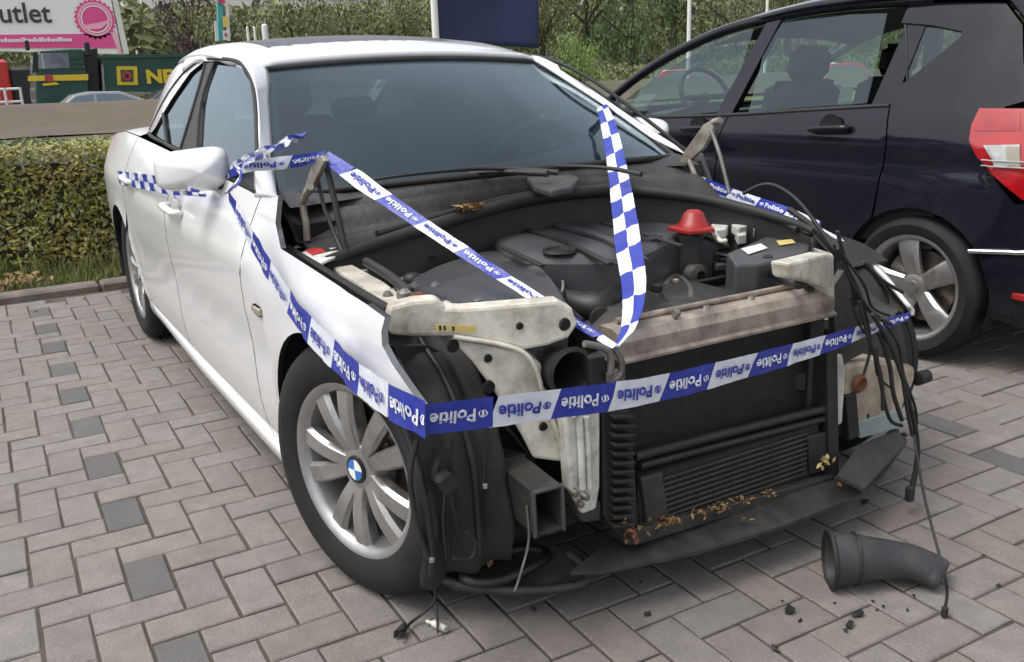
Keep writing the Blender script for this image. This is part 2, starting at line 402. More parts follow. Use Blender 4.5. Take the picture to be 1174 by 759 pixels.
# ---- ground, one sheet to the horizon with the bank and the sunken road in its profile
PROF = [(-900, -.3), (-300, -.3), (-90, -.3), (-60, -.35), (-44, -.40), (-40.5, -.45), (-27.5, -.45), (-24.4, .62), (-23, .80), (-21.5, .78), (-19.2, .40), (-17.5, .30), (-12, .10), (-8, .0), (-6, -.02), (-4.5, -.02), (-4.2, -.05), (6, -.05), (60, -.06), (900, -.06)]
def prof(x):
    for (a, va), (b, vb) in zip(PROF, PROF[1:]):
        if x <= b: return va+(vb-va)*(x-a)/(b-a)
    return PROF[-1][1]
YS = [-900, -300, -120, -60]+list(range(-40, 90, 4))+[120, 300, 900]
def strip(x0, x1, lift, nx, amp):
    b = MB(); xs = [x0+(x1-x0)*i/nx for i in range(nx+1)]
    b.v = [(x, y, prof(x)+lift+amp*noise.noise((x*.25, y*.2, 3.1))) for x in xs for y in YS]
    n = len(YS)
    for i in range(nx):
        for j in range(n-1): b.f.append([i*n+j, (i+1)*n+j, (i+1)*n+j+1, i*n+j+1]); b.mi.append(0)
    return b
g = MB(); xs = [p[0] for p in PROF]; g.v = [(x, y, z) for x, z in PROF for y in YS]; n = len(YS)
for i in range(len(xs)-1):
    for j in range(n-1): g.f.append([i*n+j, (i+1)*n+j, (i+1)*n+j+1, i*n+j+1]); g.mi.append(0)
tag(g.build('ground', 'soil', smooth=60), kind='structure')
tag(strip(-24.2, -17.6, .03, 12, .10).build('earth_bank', 'earth', smooth=60), kind='structure')
tag(strip(-40, -28, .02, 2, 0).build('road', 'asphalt'), kind='structure')
tag(strip(-120, -41, .05, 12, .12).build('field', 'meadow', smooth=60), kind='structure')
tag(strip(-16.8, -4.75, .03, 8, .03).build('verge', 'meadow', smooth=60), kind='structure')

# ---- block paving in 90 degree herringbone
PL, PW, PG = .21183, .10961, .0036
PO = Vector((-1.36411, -1.33938)); PU = Vector((math.cos(1.551109), math.sin(1.551109))); PV = Vector((math.sin(1.551109), -math.cos(1.551109)))
pav = MB(); pav.add([(-4.215, -12, -.0065), (8, -12, -.0065), (8, 12, -.0065), (-4.215, 12, -.0065)], [(0, 1, 2, 3)])
pavement = tag(pav.build('brick_pavement', 'joint_sand'), kind='structure')
def paver_geo(b, jit=0):
    hx, hy, c = PL/2-PG, PW/2-PG, .0035
    V = []
    for z, k in ((-.03, 0), (-.0035, 0), (0, c)):
        V += [(-hx+k, -hy+k, z), (hx-k, -hy+k, z), (hx-k, hy-k, z), (-hx+k, hy-k, z)]
    F = [(8, 9, 10, 11)]
    for r in (0, 4):
        for i in range(4): F.append((r+i, r+(i+1) % 4, r+4+(i+1) % 4, r+4+i))
    return V, F
PVV, PFF = paver_geo(None)
pm = []
for k in range(2):
    me = bpy.data.meshes.new('paver'); me.from_pydata(PVV, [], PFF); me.materials.append(MATS['paver_concrete' if k == 0 else 'paver_concrete_dark']); pm.append(me)
CP = Vector((1.97028, -1.53737, 1.25972)); 
def px_of(p):
    d = Vector(p)-CP; z = d.dot(f_)
    return (z, 587+1050.11*d.dot(r2)/z, 379.5-1050.11*d.dot(u2)/z) if z > .05 else (z, -1, -1)
def hits_box(p, lo, hi):
    d = Vector(p)-CP; t0, t1 = 0, .999
    for k in range(3):
        if abs(d[k]) < 1e-9: continue
        a, b = (lo[k]-CP[k])/d[k], (hi[k]-CP[k])/d[k]
        if a > b: a, b = b, a
        t0, t1 = max(t0, a), min(t1, b)
    return t0 < t1
blocks = []
DARK = {(0, j) for j in range(-8, 9)} | {(24, -3), (23, -2), (24, -4), (23, -1), (24, -5)}
for j in range(-30, 34):
    for i in range(-70, 90):
        for kind in (0, 1):
            u0, v0 = i*PW+j*(2*PW-PL), i*PW+j*(PL+2*PW)
            uc, vc = (u0+PW/2, v0+PL/2) if kind == 0 else (u0+PW-PL/2, v0+PL+PW/2)
            p = PO+PU*uc+PV*vc
            if not (-4.12 < p.x < 3.2 and -6 < p.y < 7.5): continue
            z, a, b_ = px_of((p.x, p.y, 0))
            seen = z > 0 and -8 < a < 1182 and -8 < b_ < 767 and not hits_box((p.x, p.y, 0), (-3.9, -.86, .2), (.42, .86, .95)) and not hits_box((p.x, p.y, 0), (-3, 1.95, .25), (.3, 3.4, 1.4)) and not hits_box((p.x, p.y, 0), (-.35, -.9, .05), (.4, -.6, .6))
            blocks.append((0 if seen else 1, z if z > 0 else 99, p.x, p.y, 0 if kind == 0 else 1, (i, j) in DARK and kind == 0))
blocks.sort()
pr = random.Random(3); rest = MB(); tones = []
a_v = math.atan2(PV.y, PV.x); a_u = math.atan2(PU.y, PU.x)
for k, (s, z, x, y, kd, dk) in enumerate(blocks):
    ang = (a_v if kd == 0 else a_u)+pr.uniform(-.012, .012); dz = pr.uniform(-.0022, .0012)
    tx, ty = pr.uniform(-.008, .008), pr.uniform(-.008, .008); sx = pr.uniform(.985, 1.012)
    if k < 300:
        o = bpy.data.objects.new('paver', pm[1 if dk else 0]); col.objects.link(o); o.parent = pavement
        o.location = (x+pr.uniform(-.0015, .0015), y+pr.uniform(-.0015, .0015), dz); o.rotation_euler = (tx, ty, ang); o.scale = (sx, 1, 1)
        if dk: o['label'] = 'dark grey paver marking the edge of the parking bay'
    else:
        ca, sa = math.cos(ang), math.sin(ang); rest.m = 1 if dk else 0
        rest.add([(x+vx*ca-vy*sa, y+vx*sa+vy*ca, vz+dz+vx*-ty+vy*tx) for vx, vy, vz in PVV], PFF); tones += [pr.random()]*len(PFF)
ro = rest.build('paver_field', ['paver_concrete', 'paver_concrete_dark'], pavement)
at = ro.data.attributes.new('tone', 'FLOAT', 'FACE'); at.data.foreach_set('value', tones)
tag(ro, kind='stuff')
# ---- kerb of concrete stones along the hedge
kb = MB(); kb.box((-4.33, 0, -.05), (.15, 24, .05)); kerb = tag(kb.build('kerb', 'joint_sand'), kind='structure')
ks = MB(); ks.bbox((0, 0, -.02), (.15, .985, .12), .014); ks = ks.build('kerb_stone', 'kerb_concrete', kerb); ks.location = (-4.30, -8.4, 0)
for i in range(1, 18):
    c = ks.copy(); col.objects.link(c); c.parent = kerb; c.location = (-4.30+pr.uniform(-.006, .006), -8.4+i, pr.uniform(-.006, .006)); c.rotation_euler = (0, pr.uniform(-.02, .02), pr.uniform(-.006, .006))
# row of flat gutter stones in front of the kerb, sunk to paving level
gs = MB(); gs.bbox((0, 0, -.03), (.20, .49, .06), .006)
# ---- grass verge between kerb and hedge, and tufts
gb = MB(); gr = random.Random(11)
def blade(x, y, z, h, w):
    a = gr.uniform(0, 6.28); la = gr.uniform(0, 6.28); lean = gr.uniform(.1, .7)*h
    dx, dy = math.cos(a)*w, math.sin(a)*w; lx, ly = math.cos(la)*lean, math.sin(la)*lean
    gb.add([(x-dx, y-dy, z), (x+dx, y+dy, z), (x+dx*.6+lx*.4, y+dy*.6+ly*.4, z+h*.6), (x-dx*.6+lx*.4, y-dy*.6+ly*.4, z+h*.6), (x+lx, y+ly, z+h)], [(0, 1, 2, 3), (3, 2, 4)])
for k in range(16000):
    x, y = -4.40-abs(gr.gauss(0, .33)), gr.uniform(-4.2, 3); 
    if x < -5.3: continue
    blade(x, y, -.01, gr.uniform(.06, .20)*(1.35 if x < -4.7 else .75)*(.6+.8*abs(noise.noise((x*2, y*2, 0)))), gr.uniform(.003, .006))
tag(gb.build('grass', 'grass_blade', smooth=80), kind='stuff')
# ---- clipped hedge
hedge = tag(empty('hedge', (-5.45, 0, 0)), 'clipped hedge with yellow-green leaves along the kerb behind the white car', 'hedge')
hb = MB(); ht = []; hr = random.Random(5)
def leaf_quad(b, p, s, nrm, rr):
    n_ = Vector(nrm).normalized(); a = Vector((rr.gauss(0, 1), rr.gauss(0, 1), rr.gauss(0, 1))); e1 = (a-n_*a.dot(n_)).normalized(); e2 = n_.cross(e1)
    p = Vector(p); k = s*.45
    b.add([p-e1*s*.5, p+e2*k*.5+n_*s*.06, p+e1*s*.5, p-e2*k*.5+n_*s*.06], [(0, 1, 2, 3)])
HY0, HY1 = -4.6, 5.5
def hedge_front(y, z): return -5.02+.07*noise.noise((y*2.2, z*2.5, 1.))+.05*noise.noise((y*6, z*6, 4.))
def hedge_top(x, y): return .845+.05*noise.noise((x*2, y*1.6, 7.))+.035*noise.noise((x*6, y*6, 2.))
for k in range(24000):
    y = hr.uniform(HY0, HY1) if k % 3 else hr.uniform(HY0, -.2)
    if k % 4 < 3:
        z = hr.uniform(.06, .86); x = hedge_front(y, z)-abs(hr.gauss(0, .05)); nr = (1+hr.gauss(0, .5), hr.gauss(0, .6), .35+hr.gauss(0, .6))
    else:
        x = hr.uniform(-5.95, -5.0); z = hedge_top(x, y)-abs(hr.gauss(0, .035))+(.05*hr.random() if hr.random() < .1 else 0); nr = (.3+hr.gauss(0, .5), hr.gauss(0, .5), 1)
    leaf_quad(hb, (x+5.45, y, z), hr.uniform(.028, .060), nr, hr); ht.append(hr.random())
ho = hb.build('foliage', 'hedge_leaf', hedge); at = ho.data.attributes.new('tone', 'FLOAT', 'FACE'); at.data.foreach_set('value', ht)
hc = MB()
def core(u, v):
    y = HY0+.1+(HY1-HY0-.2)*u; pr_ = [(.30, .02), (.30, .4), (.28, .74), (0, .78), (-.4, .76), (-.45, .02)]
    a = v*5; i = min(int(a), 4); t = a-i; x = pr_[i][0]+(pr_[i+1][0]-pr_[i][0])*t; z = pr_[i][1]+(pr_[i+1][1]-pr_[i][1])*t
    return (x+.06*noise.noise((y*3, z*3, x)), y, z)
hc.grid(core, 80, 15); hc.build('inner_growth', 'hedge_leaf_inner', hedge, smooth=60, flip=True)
for k in range(12):
    t = MB(); y = -4.2+k*.8; t.tube([(-.05, y, 0), (-.02, y+.03, .3), (.05, y-.02, .65)], [.02, .015, .008], 6); t.build('stem', 'twig', hedge)
# ---- low dark ivy behind the hedge
iv = MB(); ir = random.Random(17); 
for k in range(30000):
    y = ir.uniform(-5, 11); x = ir.uniform(-12.4, -11.0); h = .44+.22*noise.noise((x*.8, y*.7, 5))
    leaf_quad(iv, (x, y, prof(x)+ir.random()**.4*max(.1, h)), ir.uniform(.05, .12), (.5+ir.gauss(0, .5), ir.gauss(0, .5), .8), ir)
tag(iv.build('undergrowth', 'ivy_leaf'), kind='stuff')

# ---- trees behind the road
def crown_mesh(seed, n, kind, s=(.22, .5)):
    """crown of leaf sprays in lobes inside a unit-ish volume: radius about 1 wide, 0..1 high scaled later"""
    rr = random.Random(seed); b = MB(); t = []
    lobes = [(rr.uniform(-.62, .62), rr.uniform(-.62, .62), rr.uniform(.22, .92), rr.uniform(.22, .40)) for _ in range(17)]+[(0, 0, .5, .5), (0, 0, .25, .5)]
    for k in range(n):
        lx, ly, lz, lr = rr.choice(lobes); d = Vector((rr.gauss(0, 1), rr.gauss(0, 1), rr.gauss(0, 1))).normalized(); q = lr*rr.random()**.35
        p = Vector((lx, ly, lz))+Vector((d.x, d.y, d.z*.75))*q
        leaf_quad(b, p, rr.uniform(*s)*.16, (d.x+rr.gauss(0, .5), d.y+rr.gauss(0, .5), d.z+.5+rr.gauss(0, .4)), rr); t.append(rr.random()*.5+.5*abs(noise.noise(p*3)))
    me = bpy.data.meshes.new('crown'); me.from_pydata(b.v, [], b.f); at = me.attributes.new('tone', 'FLOAT', 'FACE'); at.data.foreach_set('value', t)
    return me
CM = {}
def tree(label, x, y, h, w, m, seed, cat='tree', group='trees and bushes beyond the road', name='tree', trunk=True, n=2600):
    t = tag(empty(name, (x, y, prof(x))), label, cat, group)
    key = (seed % 5, n)
    if key not in CM: CM[key] = crown_mesh(seed % 5+20, n, m)
    me = CM[key].copy(); me.materials.clear(); me.materials.append(MATS[m])
    o = bpy.data.objects.new('crown', me); col.objects.link(o); o.parent = t; o.scale = (w/2, w/2, h*(.92 if trunk else 1.0)); o.location = (0, 0, h*.04 if trunk else -h*.06); o.rotation_euler = (0, 0, seed*1.3)
    b = MB(); lean = random.Random(seed)
    b.tube([(0, 0, -.2), (lean.uniform(-.2, .2), lean.uniform(-.2, .2), h*.4), (lean.uniform(-.4, .4), lean.uniform(-.4, .4), h*.85)], [h*.028, h*.02, h*.006], 7)
    for k in range(5):
        a = lean.uniform(0, 6.28); z = h*lean.uniform(.25, .6); b.tube([(0, 0, z), (math.cos(a)*w*.2, math.sin(a)*w*.2, z+h*.12), (math.cos(a)*w*.34, math.sin(a)*w*.34, z+h*.2)], [h*.012, h*.008, h*.003], 5)
    b.build('trunk', 'bark', t, smooth=60); return t
TREES = [
 ('olive green tree rising behind the pink and white billboard', -62, 6, 7, 7, 'crown_olive', 1),
 ('small dark purple-leaved tree just right of the billboard', -66, 13.5, 9.5, 5.5, 'crown_purple', 2),
 ('rounded olive tree behind the back of the green truck', -58, 14.0, 6.6, 6.5, 'crown_olive', 3),
 ('low olive tree left of the turquoise sign tower', -60, 19.0, 6.8, 7.5, 'crown_olive', 4),
 ('olive tree directly behind the turquoise sign tower', -62, 23.5, 7.0, 6, 'crown_olive', 0),
 ('low green tree behind the three white posts', -58, 26.0, 6.6, 7, 'crown_olive', 6),
 ('tall green tree right of the grey building', -60, 33.5, 10.5, 8, 'crown_green', 7),
 ('dense green tree left of the white banner pole', -58, 37.0, 11, 7, 'crown_olive', 8),
 ('tall green tree hidden behind the navy banner', -62, 44, 12, 9, 'crown_green', 9),
 ('dark green tree just right of the navy banner', -58, 45.5, 11, 7.5, 'crown_green', 10),
 ('dark tall tree above the bright green bush', -63, 54, 13, 9, 'crown_green', 11),
 ('pale willow-like tree left of the near lamp post', -58, 56.5, 9.5, 8, 'crown_pale', 12),
 ('tall olive tree at the foot of the near lamp post', -60, 65, 12, 9, 'crown_olive', 13),
 ('green tree between the two lamp posts', -62, 74, 13, 10, 'crown_green', 14),
 ('pale green tree behind the black hatchback roof', -60, 83, 12, 10, 'crown_pale', 15),
 ('green tree seen through the rear side window of the hatchback', -60, 96, 12, 11, 'crown_green', 16),
 ('olive tree seen through the small rear quarter window of the hatchback', -58, 112, 12, 12, 'crown_olive', 17)]
for a in TREES: tree(*a)
tree('bright yellow-green bush below the dark trees, right of the navy banner', -50, 34.9, 4.1, 4.4, 'crown_bright', 18, 'bush', name='bush', trunk=False)
tree('pale green shrub in front of the red van at the left edge', -42.4, -.9, 1.55, 3.8, 'crown_pale', 21, 'bush', name='bush', trunk=False, n=1500)
# low scrub joining the trees, and the wood behind them: one mass nobody could count
wb = MB(); wr = random.Random(23); wt = []
for k in range(46000):
    y = wr.uniform(-25, 150)
    if k % 3 == 0: x = wr.uniform(-56, -52); z = wr.random()**.6*(1.9+1.1*noise.noise((x*.3, y*.25, 0))); s = wr.uniform(.25, .6)
    else: x = wr.uniform(-84, -72); z = wr.random()**.6*(10+3*noise.noise((x*.1, y*.12, 9)) if y > 36 else 7.3+.7*noise.noise((x*.1, y*.3, 9))); s = wr.uniform(.5, 1.3)
    leaf_quad(wb, (x, y, -.4+max(0, z)), s, (1+wr.gauss(0, .6), wr.gauss(0, .6), .5+wr.gauss(0, .5)), wr); wt.append(wr.random())
wo_ = wb.build('woodland', 'crown_olive'); at = wo_.data.attributes.new('tone', 'FLOAT', 'FACE'); at.data.foreach_set('value', wt); tag(wo_, kind='stuff')

# ---- far building above the trees
bd = tag(empty('office_building', (-118, 40, -.3)), 'grey and white flat-roofed building above the trees behind the sign tower', 'building')
b = MB(); b.box((-6, 0, 8), (12, 40, 16)); b.build('wall', 'facade_grey', bd)
b = MB(); b.box((.15, 0, 10.3), (.5, 40.2, 1.0)); b.build('parapet', 'facade_white', bd)
b = MB(); b.box((.8, 15, 6.2), (2.4, 7, 12.4)); b.build('porch', 'facade_beige', bd)
b = MB(); b.box((2.2, 18.2, 6.1), (.5, 1.6, 12.2)); b.build('column', 'facade_white', bd)
b = MB(); b.box((-6, 0, 16.2), (12.6, 40.6, .4)); b.build('roof', 'facade_roof', bd)
wm = MB(); wm.bbox((.02, 0, 0), (.12, 2.6, 1.3), .03); w0 = wm.build('window', 'truck_glass', bd); w0.location = (0, -17, 12.6)
for k in range(1, 10): c = w0.copy(); col.objects.link(c); c.parent = bd; c.location = (0, -17+k*3.7, 12.6)

# ---- billboard at the far left
bb = tag(empty('billboard', (-50, 3.2, -.4)), 'large white billboard with a pink band and round pink seal at the far left', 'billboard')
x0 = -49.9; P = [(-50, -0.417, 6.892), (-50, 6.248, 7.07), (-50, 6.518, 2.645), (-50, -1.097, 2.993)]
b = MB(); b.slab(P, (-.5, 0, 0)); bo = b.build('panel', 'board_white', bb); bo.matrix_parent_inverse = Matrix.Translation((50, -3.2, .4))
def onb(n_, m, pts, th=.04, x=None):
    b = MB(); b.slab(pts, (th, 0, 0)); o = b.build(n_, m, bb); o.matrix_parent_inverse = Matrix.Translation((50, -3.2, .4)); return o
onb('band', 'board_pink', [(-49.99, -0.985, 3.633), (-49.99, 6.161, 3.642), (-49.99, 6.269, 2.946), (-49.99, -1.08, 3.09)])
onb('edge_strip', 'pink_light', [(-49.98, 6.257, 3.745), (-49.98, 6.38, 3.744), (-49.98, 6.477, 2.666), (-49.98, 6.332, 2.669)])
onb('side_panel', 'facade_white', [(-50.2, 6.319, 7.094), (-50.2, 6.522, 7.099), (-50.2, 6.843, 2.644), (-50.2, 6.591, 2.649)], .3)
for k, yy in enumerate((-.5, 2.6, 5.6)):
    b = MB(); b.tube([(-50.4, yy, -.4), (-50.4, yy, 6.5)], .12, 8); o = b.build('post', 'pole_white', bb, smooth=50); o.matrix_parent_inverse = Matrix.Translation((50, -3.2, .4))
v, f = text_mesh('outlet', 1.32, .018); tl = [(-49.96, 3.526, 4.172)]
w_ = max(q[0] for q in v); b = MB(); b.add([(-49.94, tl[0][1]+(q[0]-w_)*.92, tl[0][2]+q[1]*.98+.02) for q in v], f); o = b.build('lettering', 'board_grey', bb); o.matrix_parent_inverse = Matrix.Translation((50, -3.2, .4))
seal = [(-49.95, 5.482, 4.329)][0]
b = MB(); n_ = 24; b.add([(seal[0], seal[1]+r_k*math.cos(a), seal[2]+r_k*math.sin(a)) for i in range(n_*2) for r_k, a in (((.98 if i % 2 else .86), math.pi*i/n_),)], [list(range(n_*2))]); o = b.build('seal', 'board_pink', bb); o.matrix_parent_inverse = Matrix.Translation((50, -3.2, .4))
for r0, r1, dx, m in ((.80, .70, .012, 'pink_light'), (.66, .60, .012, 'board_white')):
    b = MB(); b.lathe([(r0, dx), (r1, dx)], 32, seal, 'x'); o = b.build('seal_ring', m, bb); o.matrix_parent_inverse = Matrix.Translation((50, -3.2, .4))
b = MB(); b.add([(seal[0]+.014, seal[1]+y_, seal[2]+z_) for y_, z_ in ((-.62, -.30), (.45, -.1), (.75, .05), (.66, -.12), (.2, -.45), (-.5, -.48))], [(0, 1, 2, 3, 4, 5)]); o = b.build('seal_ribbon', 'pink_light', bb); o.matrix_parent_inverse = Matrix.Translation((50, -3.2, .4))
b = MB(); lr = random.Random(2); yy = [(-49.9, 1.118, 3.309), (-49.9, 4.32, 3.265)]
y_ = yy[0][1]-.3
while y_ < yy[1][1]:
    wv = lr.uniform(.05, .10); hh = lr.choice((.14, .14, .20)); 
    if lr.random() > .14: b.box((-49.93, y_+wv/2, yy[0][2]-.02+hh/2), (.02, wv, hh))
    y_ += wv+.03
o = b.build('lettering', 'board_white', bb); o.matrix_parent_inverse = Matrix.Translation((50, -3.2, .4))

# ---- green truck
tk = tag(empty('truck', (-36, 5, -.43)), 'dark green flatbed truck with yellow stripe and yellow lettering on the road', 'truck')
TK = Matrix.Translation((36, -5, .43))
def tp(b, n_, m, smooth=None, bev=0, par=None):
    o = b.build(n_, m, par or tk, smooth, bevel=bev)
    if par is None: o.matrix_parent_inverse = TK
    return o
C0 = [(-36, 1.21, 2.483), (-36, 3.039, 2.511), (-36, 2.733, 0.455), (-36, 0.853, 0.423)]; ya, yb, zt = C0[0][1], C0[1][1], C0[0][2]
b = MB(); P = [(-36, ya+.05, .05), (-36, ya, .9), (-36, ya+.10, 1.55), (-36, ya+.22, zt-.25), (-36, ya+.45, zt), (-36, yb, zt), (-36, yb, .05)]; b.slab(P, (-2.3, 0, 0)); cab = tp(b, 'cab', 'truck_green', 40, .06)
P = [(-35.98, 1.551, 2.357), (-35.98, 2.516, 2.338), (-35.98, 2.496, 1.823), (-35.98, 1.467, 1.821)]
b = MB(); b.slab(P, (.02, 0, 0)); cw = tp(b, 'window', 'cab_glass')
P = [(-35.99, 1.389, 2.39), (-35.99, 1.533, 2.417), (-35.99, 1.425, 1.732), (-35.99, 1.248, 1.677)]; b = MB(); b.slab(P, (.03, 0, 0)); tp(b, 'window_pillar', 'truck_dark')
P = [(-35.97, 1.094, 1.592), (-35.97, 3.075, 1.591), (-35.97, 3.044, 1.376), (-35.97, 1.065, 1.413)]; b = MB(); b.slab(P, (.03, 0, 0)); tp(b, 'stripe', 'truck_yellow')
c = [(-35.92, 1.751, 1.495)][0]; b = MB(); b.lathe([(0, .02), (.14, .02), (.14, 0)], 16, c, 'x'); tp(b, 'badge', 'truck_red')
b = MB(); P = [(-35.95, 1.497, 1.307), (-35.95, 1.96, 1.352), (-35.95, 2.06, 1.257), (-35.95, 1.541, 1.23)]; b.slab(P, (.02, 0, 0)); tp(b, 'stripe', 'truck_yellow')
for k in range(5):
    yl = ya+1.75+k*0; z_ = zt-.35-k*.18; b = MB(); b.box((-35.985, (ya+yb)/2+.75, z_), (.02, .6, .03)); tp(b, 'vent_slat', 'truck_dark')
P = [(-36.2, 3.083, 2.456), (-36.2, 3.565, 2.509), (-36.2, 3.355, 0.644), (-36.2, 2.843, 0.636)]; b = MB(); b.slab(P, (-1.9, 0, 0)); tp(b, 'cab_gap_shade', 'truck_dark', None, .04)  # dark block added to stand in for the shaded gap between cab and container
b = MB(); m_ = [(-35.8, 3.156, 2.472)][0]; b.bbox(m_, (.2, .18, .5), .04); tp(b, 'mirror', 'truck_dark')
m_ = [(-35.8, 1.219, 2.623)][0]; b = MB(); b.bbox(m_, (.2, .14, .35), .04); tp(b, 'mirror', 'truck_dark')
P = [(-36, 3.609, 2.164), (-36, 10.65, 2.145), (-36, 10.489, 0.574), (-36, 3.489, 0.923)]; b = MB(); b.slab(P, (-2.4, 0, 0)); tb = tp(b, 'container', 'truck_green')
P = [(-35.95, 3.494, 2.241), (-35.95, 10.642, 2.228), (-35.95, 10.63, 2.11), (-35.95, 3.479, 2.134)]; b = MB(); b.slab(P, (.1, 0, 0)); tp(b, 'rail', 'truck_green')
P = [(-35.95, 3.427, 0.957), (-35.95, 10.48, 0.643), (-35.95, 10.47, 0.54), (-35.95, 3.414, 0.864)]; b = MB(); b.slab(P, (.1, 0, 0)); tp(b, 'rail', 'zinc_bracket')
P = [(-35.95, 3.566, 1.917), (-35.95, 3.626, 1.915), (-35.95, 3.543, 0.922), (-35.95, 3.483, 0.924)]; b = MB(); b.slab(P, (.1, 0, 0)); tp(b, 'rib', 'zinc_bracket')
for dy in (2.2, 4.3, 6.4):
    b = MB(); b.box((-35.96, P[0][1]+dy+1.3, 1.45), (.08, .10, 1.5)); tp(b, 'rib', 'truck_green')
P = [(-35.97, 4.085, 1.841), (-35.97, 4.804, 1.823), (-35.97, 4.742, 1.144), (-35.97, 4.021, 1.17)]; b = MB(); b.slab(P, (.03, 0, 0)); tp(b, 'emblem', 'truck_yellow')
P = [(-35.93, 4.198, 1.713), (-35.93, 4.641, 1.7), (-35.93, 4.598, 1.276), (-35.93, 4.169, 1.291)]; b = MB(); b.slab(P, (.02, 0, 0)); tp(b, 'emblem', 'truck_green')
c = [(-35.9, 4.392, 1.487)][0]; b = MB(); b.lathe([(0, .02), (.17, .02), (.17, 0)], 16, c, 'x'); tp(b, 'emblem', 'truck_red')
c = [(-35.89, 4.39, 1.487)][0]; b = MB(); b.lathe([(0, .02), (.08, .02)], 12, c, 'x'); tp(b, 'emblem', 'truck_dark')
v, f = text_mesh('NE', .62, .03); tl = [(-35.95, 5.061, 1.212)][0]; b = MB(); b.add([(tl[0]+.02, tl[1]+q[0]*1.25, tl[2]+q[1]*1.05) for q in v], f); tp(b, 'lettering', 'truck_yellow')
b = MB(); b.box((-37.1, 6.5, .35), (1.6, 10, .35)); tp(b, 'chassis', 'truck_dark')
for yy in (2.2, 7.6, 9.0):
    for xx in (-36.15, -38.05):
        b = MB(); b.lathe([(.0, -.14), (.28, -.14), (.3, -.1), (.48, -.14), (.5, -.08), (.5, .08), (.48, .14), (.3, .1), (0, .12)], 20, (xx, yy, .06), 'x'); tp(b, 'wheel', 'tyre_rubber', 50)

# ---- other vehicles on and beyond the road
def far_car(label, name, x, y, paint, heading, group=None, hatch=False):
    """simple far car built whole: body, glasshouse, windows, wheels, lamps; nose towards local -y"""
    t = tag(empty(name, (x, y, prof(x)+.02), heading), label, 'car', group)
    def pr(n_, m, poly, x0, x1, par=t, bev=.0, sm=None):
        b = MB(); b.slab([(x1, py, pz) for py, pz in poly], (x0-x1, 0, 0)); return b.build(n_, m, par, sm, bevel=bev)
    body = [(-2.1, .3), (-2.15, .55), (-2.0, .70), (-1.1, .86), (1.3, .92), (2.05, .88), (2.12, .6), (2.05, .3), (1.72, .28), (1.6, .52), (1.3, .6), (1.0, .52), (.88, .28), (-.88, .28), (-1.0, .52), (-1.3, .6), (-1.6, .52), (-1.72, .28)]
    bo = pr('body', paint, body, -.86, .86, bev=.07, sm=40)
    gh = [(-1.15, .85), (-.45, 1.36), (0, 1.44), (.9, 1.42), (1.5, 1.18), (1.95, .90)] if not hatch else [(-1.2, .85), (-.5, 1.4), (0, 1.46), (1.5, 1.42), (1.95, .9)]
    b = MB(); V0 = [(-.80+.16*(pz-.85), py, pz) for py, pz in gh]; V1 = [(.80-.16*(pz-.85), py, pz) for py, pz in gh]
    n = len(gh); b.add(V0+V1, [list(range(n))]+[list(range(2*n-1, n-1, -1))]+[(i, i+n, (i+1) % n+n, (i+1) % n) for i in range(n)]); b.build('roof', paint, t, bevel=.05)
    for s in (-1, 1):
        for wp in ([(-.98, .90), (-.42, 1.30), (.1, 1.36), (.1, .92)], [(.18, .92), (.18, 1.36), (.85, 1.34), (1.45, 1.12), (1.55, .95)]):
            b = MB(); b.slab([(s*(.805-.16*(pz-.85)), py, pz) for py, pz in wp], (s*.01, 0, 0)); b.build('window', 'truck_glass', t)
        for wy in (-1.3, 1.3):
            b = MB(); b.lathe([(.0, .1), (.2, .1), (.22, .08), (.30, .1), (.32, .06), (.32, -.06), (.30, -.1)], 20, (s*.78, wy, .30), 'x'); b.build('wheel', ['tyre_rubber'], t, 50)
        b = MB(); b.bbox((s*.70, 2.08, .78), (.3, .14, .16), .03); b.build('tail_light', 'tail_red', t)
        b = MB(); b.bbox((s*.66, -2.08, .62), (.34, .14, .12), .03); b.build('headlight', 'tail_clear', t)
    return t
far_car('silver car low in front of the green truck, its red tail light showing', 'silver_car', -31.5, [(-31.5, 2.406, 0.873)][0][1], 'silver_paint', 0)
far_car('dark car behind the silver car, half hidden by the white car', 'dark_car', -33.5, [(-33.5, 5.404, 0.734)][0][1], 'dark_paint', 0)
far_car('red car seen through the front side window of the black hatchback', 'red_car', -32, [(-32, 29.014, 1.343)][0][1], 'red_paint', 2.2, hatch=True)
far_car('red car with pale roof seen through the rear side window of the black hatchback', 'red_car', -30, [(-30, 37.042, 0.773)][0][1], 'red_paint', 2.4, hatch=True)
far_car('white car seen through the rear side window of the hatchback, beyond the red car', 'white_car', -36, [(-36, 42.952, 1.302)][0][1], 'white_car_paint', 2.3, hatch=True)
# red van at the left frame edge, behind the white railing
rv = tag(empty('red_van', (-44, -.6, -.4)), 'red van with black cab behind the white railing left of the truck', 'van')
b = MB(); b.bbox((0, 0, 1.75), (1.9, 3.0, 2.0), .12); b.build('body', 'red_paint', rv, 40)
b = MB(); b.bbox((0, 2.1, 1.6), (1.8, 1.2, 1.7), .15); b.build('cab', 'truck_dark', rv, 40)
for yy in (-.9, 2.1):
    b = MB(); b.lathe([(0, .1), (.33, .1), (.35, 0), (.33, -.1)], 18, (.95, yy, .38), 'x'); b.build('wheel', 'tyre_rubber', rv, 50)
# white railing
wr_ = tag(empty('railing', (-41, -1, -.4)), 'white metal railing at the roadside left of the truck', 'railing')
for z in (.55, 1.05, 1.55): b = MB(); b.tube([(0, -8, z), (0, 2.1, z)], .05, 6); b.build('rail', 'pole_white', wr_, 50)
for k in range(19): b = MB(); b.tube([(0, -8+k*.56, -.05), (0, -8+k*.56, 1.6)], .06, 6); b.build('post', 'pole_white', wr_, 50)

